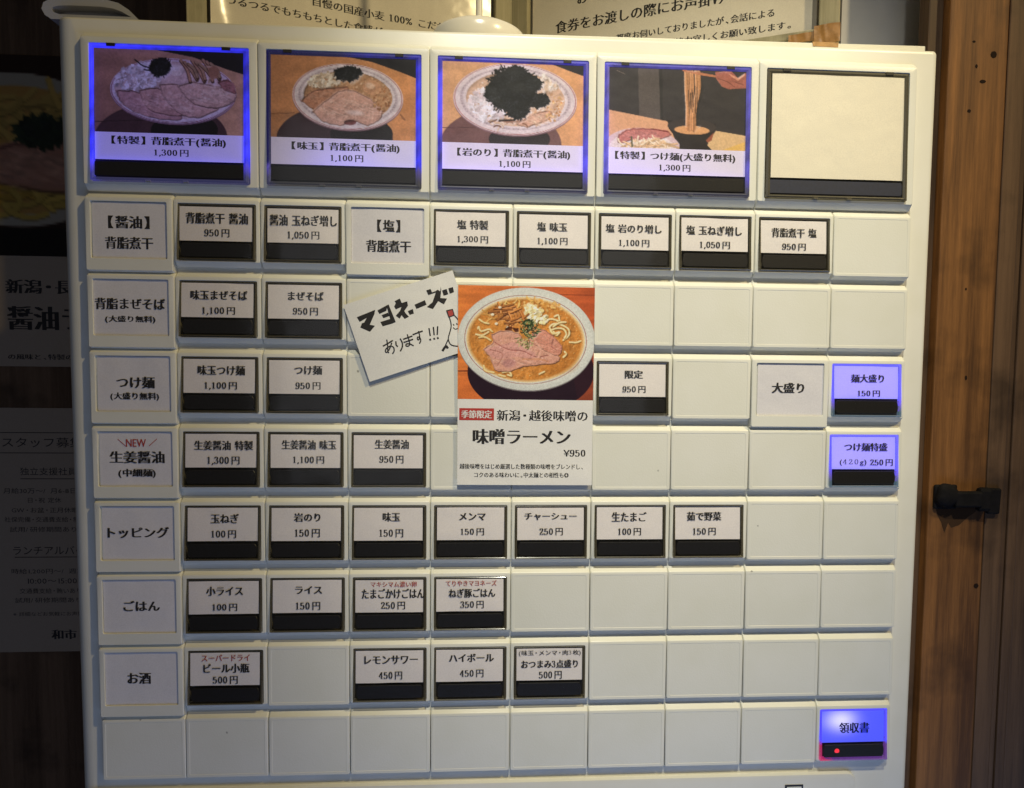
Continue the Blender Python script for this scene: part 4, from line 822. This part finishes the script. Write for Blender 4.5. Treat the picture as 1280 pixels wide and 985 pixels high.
# ------------------------------------------------------------------ flyer and note on the front
def tilt_thing(name, X, Y, d, ang, label, cat):
    t = thing(name, W(X, Y, d), label, cat); t.rotation_euler = (0, ang, 0); return t
fy = tilt_thing('ramen_flyer', 182.4, 40.1, 1.75, math.radians(.2), 'printed paper flyer with a miso ramen photo stuck over the blank tiles in the middle', 'flyer')
bowf = lambda X, Y: .7 * np.clip((Y - 72) / 30, 0, 1) ** 2 + .10 * np.sin(X / 14) * np.clip(Y / 90, 0, 1) + .08
cv, quad = pic_miso(); print_mesh('food_photo', cv, quad, 0, 69.9, 0, 57.9, 260, 215, PRINT, fy, .03, 0, 1.06, bow=bowf, desat=.04)
grid_sheet('paper_sheet', 0, 69.9, 0, 102.2, 24, 36, SHEET, fy, 0, 0, bow=bowf, thick=.12)
FT = [('新潟・越後味噌の', 43.7, 66.1, 47.2, 5.6, 'm'), ('味噌ラーメン', 33.2, 77.1, 50.8, 7.9, 'b'), ('￥950', 60.6, 85.5, 11.6, 3.6, 'm'),
      ('越後味噌をはじめ厳選した数種類の味噌をブレンドし、', 33.2, 92.6, 64, 2.8, 'm'), ('コクのある味わいに。中太麺との相性も◎', 33.2, 97.0, 49, 2.7, 'm')]
mb = MB()
for s, cx, cy, w, h, st in FT: type_line(mb, s, cx, cy, w, h, st)
mb.v = [(x, y - .001 * float(bowf(x * 1000, -z * 1000)) - .00006, z) for x, y, z in mb.v]; mb.build('lettering', INK, fy)
bd = MB(); bd.v = []
for i in range(9):
    x = .9 + 17.8 * i / 8; bd.v += [L(x, 62.6, .06 + float(bowf(x, 62.6))), L(x, 68.8, .06 + float(bowf(x, 68.8)))]
bd.f = [(2 * i, 2 * i + 1, 2 * i + 3, 2 * i + 2) for i in range(8)]; bd.m = [0] * 8; bd.c = [(0, 0, 0)] * 18; bd.build('red_badge', flat('red_print', (.47, .045, .035), .5), fy)
mb = MB(); type_line(mb, '季節限定', 9.8, 65.7, 15.8, 4.1, 'g'); mb.v = [(x, y - .001 * float(bowf(x * 1000, -z * 1000)) - .00012, z) for x, y, z in mb.v]; mb.build('badge_lettering', flat('white_print', (.75, .72, .68), .5), fy)

nang = -math.atan2(18.4, 54.6)
nt_ = tilt_thing('handwritten_note', 124.9, 51.2, 1.42, nang, 'white handwritten paper note stuck on at a slant, partly under the ramen flyer', 'note')
bown = lambda X, Y: .35 + .55 * np.clip((40 - X) / 40, 0, 1) ** 2 * np.clip(Y / 40, 0.15, 1) - .9 * np.clip((X - 48) / 7, 0, 1) + .15 * np.sin(X / 9)
bown = (lambda f0: (lambda X, Y: np.maximum(f0(X, Y), .02)))(bown)
grid_sheet('paper_sheet', 0, 57.6, 0, 40.6, 26, 20, NOTE, nt_, 0, 0, bow=bown, thick=.15)
# traced in the note's own frame
TL_, TR_, BL_ = np.array((38, 330.)), np.array((937, 20.)), np.array((238, 948.))
U_, V_ = (TR_ - TL_), (BL_ - TL_); Mi = np.linalg.inv(np.array([U_, V_]).T)
def nm(p): q = Mi @ (np.array(p, float) - TL_); return (q[0] * 57.6, q[1] * 40.6)
ink = MB(); redm = MB()
def npoly(pts, m=ink, dz=.05):
    q = [nm(p) for p in pts]; m.add([L(x, y, dz + float(bown(x, y))) for x, y in q], [tuple(range(len(q)))])
for pl in ([(145, 425), (168, 462), (226, 428), (205, 466), (186, 472), (172, 508), (250, 540), (292, 490), (250, 482), (290, 395), (297, 360)],
           [(315, 365), (330, 393), (388, 366), (398, 318)], [(388, 322), (428, 470), (463, 455), (408, 314)], [(348, 402), (362, 426), (412, 408), (402, 380)], [(337, 458), (355, 493), (440, 466), (425, 428)],
           [(458, 285), (466, 302), (452, 330), (466, 352), (512, 330), (500, 362), (464, 404), (495, 426), (512, 398), (536, 427), (572, 408), (545, 380), (535, 362), (566, 318), (560, 283), (515, 298), (500, 262)],
           [(563, 362), (578, 393), (613, 381), (606, 344)], [(619, 309), (635, 343), (719, 306), (706, 269)],
           [(718, 190), (735, 228), (796, 205), (768, 284), (720, 325), (770, 340), (815, 274), (862, 299), (888, 250), (834, 248), (842, 180), (838, 145)],
           [(848, 186), (860, 229), (899, 215), (886, 172)], [(900, 167), (911, 211), (947, 196), (939, 155)]): npoly(pl)
def nline(pts, w=9, m=ink, dz=.06, sm=True):
    q = [nm(p) for p in pts]; v, f = ribbon(q, lambda d: w * .080, sm); m.add([L(x, y, dz + float(bown(x, y))) for x, y in v], f)
for i, (pts, w) in enumerate([([(357, 652), (392, 632), (432, 607)], 9), ([(386, 603), (392, 650), (392, 692), (398, 706)], 8), ([(425, 628), (408, 672), (384, 704), (372, 694), (384, 670), (415, 652), (440, 662), (444, 690), (432, 712)], 8),
                 ([(460, 616), (462, 640), (472, 652)], 9), ([(498, 592), (512, 622), (512, 655), (497, 688)], 9), ([(524, 592), (592, 566)], 9), ([(528, 618), (598, 592)], 9), ([(556, 556), (568, 600), (574, 632), (560, 648), (542, 645), (548, 630), (575, 630), (602, 642)], 8),
                 ([(603, 552), (678, 522)], 9), ([(648, 526), (656, 560), (650, 592), (638, 590), (640, 572), (658, 576), (664, 600), (655, 622)], 8), ([(735, 500), (743, 556)], 9), ([(771, 490), (776, 548)], 9), ([(806, 483), (802, 545)], 9),
                 ([(742, 588), (744, 592)], 11), ([(775, 580), (777, 584)], 11), ([(805, 573), (807, 577)], 11),
                 ([(902, 398), (915, 440), (918, 480), (905, 530), (893, 575), (902, 612), (925, 632), (975, 638)], 7), ([(940, 382), (960, 400), (980, 425)], 7), ([(892, 582), (872, 625), (852, 668)], 7), ([(846, 674), (858, 655), (874, 640), (884, 652)], 15),
                 ([(938, 461), (941, 466)], 8), ([(964, 453), (967, 458)], 8), ([(936, 487), (952, 499), (972, 492)], 6), ([(884, 350), (932, 337), (946, 384), (900, 402), (884, 350)], 8)]):
    nline(pts, w, dz=.06 + .004 * (i % 9), sm=(i != 23))
ink.build('ink_drawing', INK, nt_); npoly([(884, 350), (932, 337), (946, 384), (900, 402)], redm, .045); redm.build('red_cap_drawing', flat('red_marker', (.42, .06, .05), .6), nt_)

# ------------------------------------------------------------------ framed notices standing on top
PALE = wood('pale_frame_wood', (.33, .30, .19), (.46, .42, .28), 30, .6)
FILM = vcol('laminated_notice', .22, .5, base=(.76, .71, .60))
# each board hinges at X=210, Z=150 and comes forward on its outer side
b1 = thing('notice_board', W(210, -97, -150), 'left framed notice on top of the machine, text slanting down, reading 国産小麦 100%', 'notice board'); b1.rotation_euler = (0, 0, math.radians(20))
b2 = thing('notice_board', W(210, -97, -150), 'right framed notice on top of the machine, text slanting up, reading 食券をお渡しの際に', 'notice board'); b2.rotation_euler = (0, 0, math.radians(-25))
def bar(parent, u0, u1, y0, y1, d0=-4, d1=4, mat=None, name='frame_bar'):
    m = MB(); m.box(u0, u1, y0 + 97, y1 + 97, d0, d1); return m.build(name, mat or PALE, parent, bevel=.0006)
BO1 = lambda X, Y: 1.2 * np.sin(X / 21) * np.sin(Y / 33) + 7 * np.clip((-X - 178) / 14, 0, 1) ** 2 * np.clip((Y + 75) / 60, 0, 1) - 1
BO2 = lambda X, Y: .8 * np.sin(X / 30 + 1) * np.sin(Y / 41)
def uv(y): return y + 97
for b, us in ((b1, [(-205, -194), (-13.6, 0)]), (b2, [(.4, 13.5), (203, 214.7)])):
    for u0, u1 in us: bar(b, u0, u1, -330, -97.2)
    u0, u1 = (-194, -13.6) if b is b1 else (13.5, 203)
    bar(b, u0, u1, -330, -322, -4, 3); bar(b, u0, u1, (-105 if b is b1 else -123.6), (-97.2 if b is b1 else -119.2), -4, 3.2)
    m = MB(); m.box(u0, u1, uv(-321.9), uv(-105.2 if b is b1 else -123.8), -3.6, -2.6); m.build('backing_board', flat('backing', (.30, .27, .22), .7), b)
grid_sheet('laminated_sheet', -192, -15.5, uv(-320), uv(-106), 40, 40, FILM, b1, 0, 0, bow=BO1, thick=.2)
grid_sheet('laminated_sheet', 15.5, 199, uv(-320), uv(-124.4), 40, 40, FILM, b2, 0, 0, bow=BO2, thick=.2)
def line_on(b, items, d):
    mb = MB()
    for s, u, Y, w, h, st in items: type_line(mb, s, u, uv(Y), w, h, st, .07)
    bo = BO1 if b is b1 else BO2; mb.v = [(x, y - .001 * float(bo(x * 1000, -z * 1000)), z) for x, y, z in mb.v]
    mb.build('lettering', INK, b)
line_on(b1, [('自慢の国産小麦 100% こだわりの', -84, -148.6, 99, 5.6, 'm'), ('つるつるでもちもちとした食感が', -136.5, -138.6, 94, 5.2, 'm')], 2.2)
line_on(b2, [('食券をお渡しの際にお声掛け', 90, -152.9, 115, 8.0, 'm'), ('都度お伺いしておりましたが、会話による', 126.6, -138.7, 101, 4.9, 'm'), ('ご協力宜しくお願い致します。', 149, -130.0, 76, 4.7, 'm'), ('お', 52, -169.5, 7.4, 7.4, 'm')], 1.4)
# gummed brown tape
TAPE = plastic('brown_gummed_tape', (.42, .22, .07), .4, .4, .25, 300, .5, 500)
tp = thing('brown_tape', W(210, -97, -150), 'brown packing tape crumpled over the lower right corner of the right framed notice', 'tape'); tp.rotation_euler = b2.rotation_euler
wr = lambda a: (lambda X, Y: a * np.sin(X * .5 + Y * .35 + 1.1 * np.sin(Y * .4)) + a * .5 * np.sin(X * 1.1 - Y * .3 + np.sin(X * .7)))
grid_sheet('tape_strip', 186, 203, uv(-121.8), uv(-116.6), 26, 10, TAPE, tp, 3.9, 0, bow=wr(.22), thick=.1)
grid_sheet('tape_strip', 200.5, 215.2, uv(-124.6), uv(-113.5), 24, 20, TAPE, tp, 4.9, 0, bow=wr(.28), thick=.1)
ts = thing('brown_tape', W(377, -94.25, -16), 'flat piece of brown packing tape folded over the top edge of the machine', 'tape')
m = MB(); m.v = [L(-7, .0, -35), L(7.5, -.0, -35), L(7.5, -.15, .1), L(-7, -.1, .1), L(7.2, 2.4, .25), L(-6.6, 2.2, .25)]; m.v = [(a, b, c + .00015) for a, b, c in m.v]
m.f = [(0, 3, 2, 1), (3, 5, 4, 2)]; m.m = [0, 0]; m.c = [(0, 0, 0)] * 6; o = m.build('tape_strip', TAPE, ts); md = o.modifiers.new('t', 'SOLIDIFY'); md.thickness = .0001; md.offset = 1

# white round base with a thin post
WHT = flat('white_gloss', (.72, .68, .58), .22, 0, .5)
def lathe(name, prof, mat, parent, n=48):
    m = MB()
    for r, z in prof:
        for i in range(n): a = 2 * math.pi * i / n; m.v.append((r * .001 * math.cos(a), r * .001 * math.sin(a), z * .001)); m.c.append((0, 0, 0))
    for k in range(len(prof) - 1):
        for i in range(n): j = (i + 1) % n; m.f.append((k * n + i, k * n + j, (k + 1) * n + j, (k + 1) * n + i)); m.m.append(0)
    m.f.append(tuple(range(n - 1, -1, -1))); m.f.append(tuple((len(prof) - 1) * n + i for i in range(n))); m.m += [0, 0]
    return m.build(name, mat, parent, smooth=35)
st = thing('stand', W(190.8, -92.5, -47), 'white round pedestal base with thin white pole on top of the machine', 'stand')
lathe('base', [(26.0, 0), (26.8, 1.2), (26.8, 8.5), (25.6, 10.8), (21.5, 13.2), (14.5, 15.2), (7, 16.4), (3.2, 16.8), (2.3, 17.6)], WHT, st); lathe('pole', [(1.9, 17), (1.9, 260), (1.5, 260.5)], WHT, st, 20)

# ------------------------------------------------------------------ posters on the wall at the left
p1 = thing('ramen_poster', W(-330, -170, -255), 'dim ramen poster on the left wall, noodle bowl photo above large black lettering', 'poster')
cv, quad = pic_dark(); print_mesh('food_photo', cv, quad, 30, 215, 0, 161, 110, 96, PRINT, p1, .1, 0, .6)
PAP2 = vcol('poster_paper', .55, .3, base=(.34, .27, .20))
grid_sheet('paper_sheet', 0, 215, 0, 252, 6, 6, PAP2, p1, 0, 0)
mb = MB()
for s, x, y, w, h, stl in [('新潟・長岡', 158.0, 186, 68, 11.5, 'b'), ('醤油ラーメン', 187, 212, 125, 19.5, 'b'), ('の風味と、特製の醤油', 157, 244, 66, 4.6, 'm')]: type_line(mb, s, x, y, w, h, stl, .1)
mb.build('lettering', INK, p1)
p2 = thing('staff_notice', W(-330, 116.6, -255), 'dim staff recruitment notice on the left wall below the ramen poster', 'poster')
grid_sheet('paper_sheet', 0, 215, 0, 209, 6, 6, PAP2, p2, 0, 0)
mb = MB()
for s, x, y, w, h, stl in [('スタッフ募集', 158, 29, 65, 8.4, 'n'), ('独立支援社員', 162, 53.5, 46, 6.6, 'n'), ('月給30万～/ 月6-8日休', 158, 70, 66, 4.7, 'n'), ('日・祝 定休', 158, 78, 27, 4.5, 'n'), ('GW・お盆・正月休暇', 158, 86.5, 54, 4.5, 'n'),
                         ('社保完備・交通費支給・制服', 158, 94.5, 66, 4.5, 'n'), ('試用/研修期間あり', 156, 103, 54, 4.5, 'n'), ('ランチアルバイト', 164, 121, 66, 7.2, 'n'), ('時給1,200円～/ 週2日', 160, 139, 62, 4.6, 'n'), ('10:00～15:00', 162, 147.5, 40, 4.4, 'n'),
                         ('交通費支給・賄いあり', 160, 156, 50, 4.5, 'n'), ('試用/研修期間あり', 158, 164, 54, 4.5, 'n'), ('※詳細などお気軽にお声掛け', 160, 176, 62, 3.6, 'n'), ('和市', 170, 194, 21, 8.4, 'b')]: type_line(mb, s, x - 9, y, w, h, stl, .1)
for x0, x1, y in ((100, 214, 20.5), (100, 214, 37.6), (130, 181, 59.5), (123, 214, 126.5)): mb.box(x0, x1, y, y + .6, .02, .1)
mb.build('lettering', INK, p2)

# ------------------------------------------------------------------ timber at the right
post = thing('timber_post', W(459, 1399, -40), 'brown timber post standing right beside the machine', 'post')
def plank(par, X0, X1, Zf, Zb, mat, Y0=-900, Y1=1395, name='board'):
    m = MB(); P = W(X0, 0, 0); o0 = par.location
    v = [];
    for z in (Zb, Zf):
        for X, Y in ((X0, Y0), (X1, Y0), (X1, Y1), (X0, Y1)): v.append(W(X, Y, -z) - o0)
    m.add(v, [(0, 1, 2, 3), (4, 7, 6, 5), (0, 4, 5, 1), (1, 5, 6, 2), (2, 6, 7, 3), (3, 7, 4, 0)]); return m.build(name, mat, par, bevel=.0008)
plank(post, 438.8, 447.4, 24, 34, WOODD[1]); plank(post, 447.4, 481.0, 18, 34, WOODD[0])
door = thing('plank_door', W(560, 1399, -40), 'dark brown plank door at the right edge beside the timber post', 'door')
for a, b_, z in ((482.0, 492.6, 19), (492.6, 496.0, 20), (496.0, 501.8, 19), (502, 540, 20), (540.5, 590, 20), (590.5, 640, 20)): plank(door, a, b_, z, 34, WOODD[1], name='plank')
KNOT = flat('dark_knot', (.018, .010, .006), .8, 0, .1)
for X, Y, r, q in ((473.0, -92.5, 2.3, 1), (478.0, 204, 1.9, 1), (466, 84.5, .9, 1.9), (461.5, -99, 1.2, .6), (463.5, -86, .9, 1.5), (467.5, -78, 2.4, .5), (460.5, -62, 1.4, .8), (463.5, 35, .7, 1.3)):
    r *= .72; m = MB(); n_ = 14; g_ = random.Random(X); vs = [W(X + r * (1 + .2 * g_.random()) * math.cos(a * 2 * math.pi / n_), Y + r * q * (1 + .2 * g_.random()) * math.sin(a * 2 * math.pi / n_), -17.9) - post.location for a in range(n_)]
    m.add(vs, [tuple(range(n_ - 1, -1, -1))]); m.build('knot', KNOT, post)
m = MB(); g_ = random.Random(4); pts = [(451.5, 158), (466, 157), (473, 156), (476, 160.5), (471, 164), (466, 168.5), (461.5, 170), (459.5, 167), (457.5, 173), (455.5, 167), (453, 163)]
m.add([W(x, y, -17.85) - post.location for x, y in pts[::-1]], [tuple(range(len(pts)))]); m.build('soot_stain', flat('soot_stain', (.045, .024, .012), .9, 0, .1), post)
IRON = plastic('black_iron', (.008, .007, .007), .75, .15, .4, 200, .8, 400)
la = thing('iron_latch', W(468, 152.5, -18), 'black iron latch fixed across the timber post and the plank door', 'latch')
def lb(name, x0, x1, y0, y1, d0, d1, bev=.0012, rot=0):
    m = MB(); m.box(x0, x1, y0, y1, d0, d1); o = m.build(name, IRON, la, bevel=bev); o.rotation_euler = (0, rot, 0); return o
lb('back_plate', -18.5, -5, -7.5, 6.5, 0, 2.2); lb('bolt', -8, 8, -4.0, 5.0, 1.5, 6.0); lb('keeper', 6.0, 14, -6.5, 7.2, .2, 5.5, .002, .04); lb('end_plate', 13.8, 21.5, -6.0, 8.8, -1.0, 1.6, .001, .04)
kb = MB(); n_ = 20
for r, d in ((6.9, 1.8), (7.1, 3), (6.4, 4.6), (4.4, 5.8), (1.5, 6.2)):
    for i in range(n_): a = 2 * math.pi * i / n_; w_ = 1 + .07 * math.sin(3 * a + 1) + .05 * math.sin(5 * a); kb.v.append(L(-11.5 + r * w_ * math.cos(a), -1.2 + r * w_ * math.sin(a), d)); kb.c.append((0, 0, 0))
for k in range(4):
    for i in range(n_): j = (i + 1) % n_; kb.f.append((k * n_ + i, (k + 1) * n_ + i, (k + 1) * n_ + j, k * n_ + j)); kb.m.append(0)
kb.f.append(tuple(4 * n_ + i for i in range(n_ - 1, -1, -1))); kb.m.append(0); kb.build('knob', IRON, la, smooth=50)
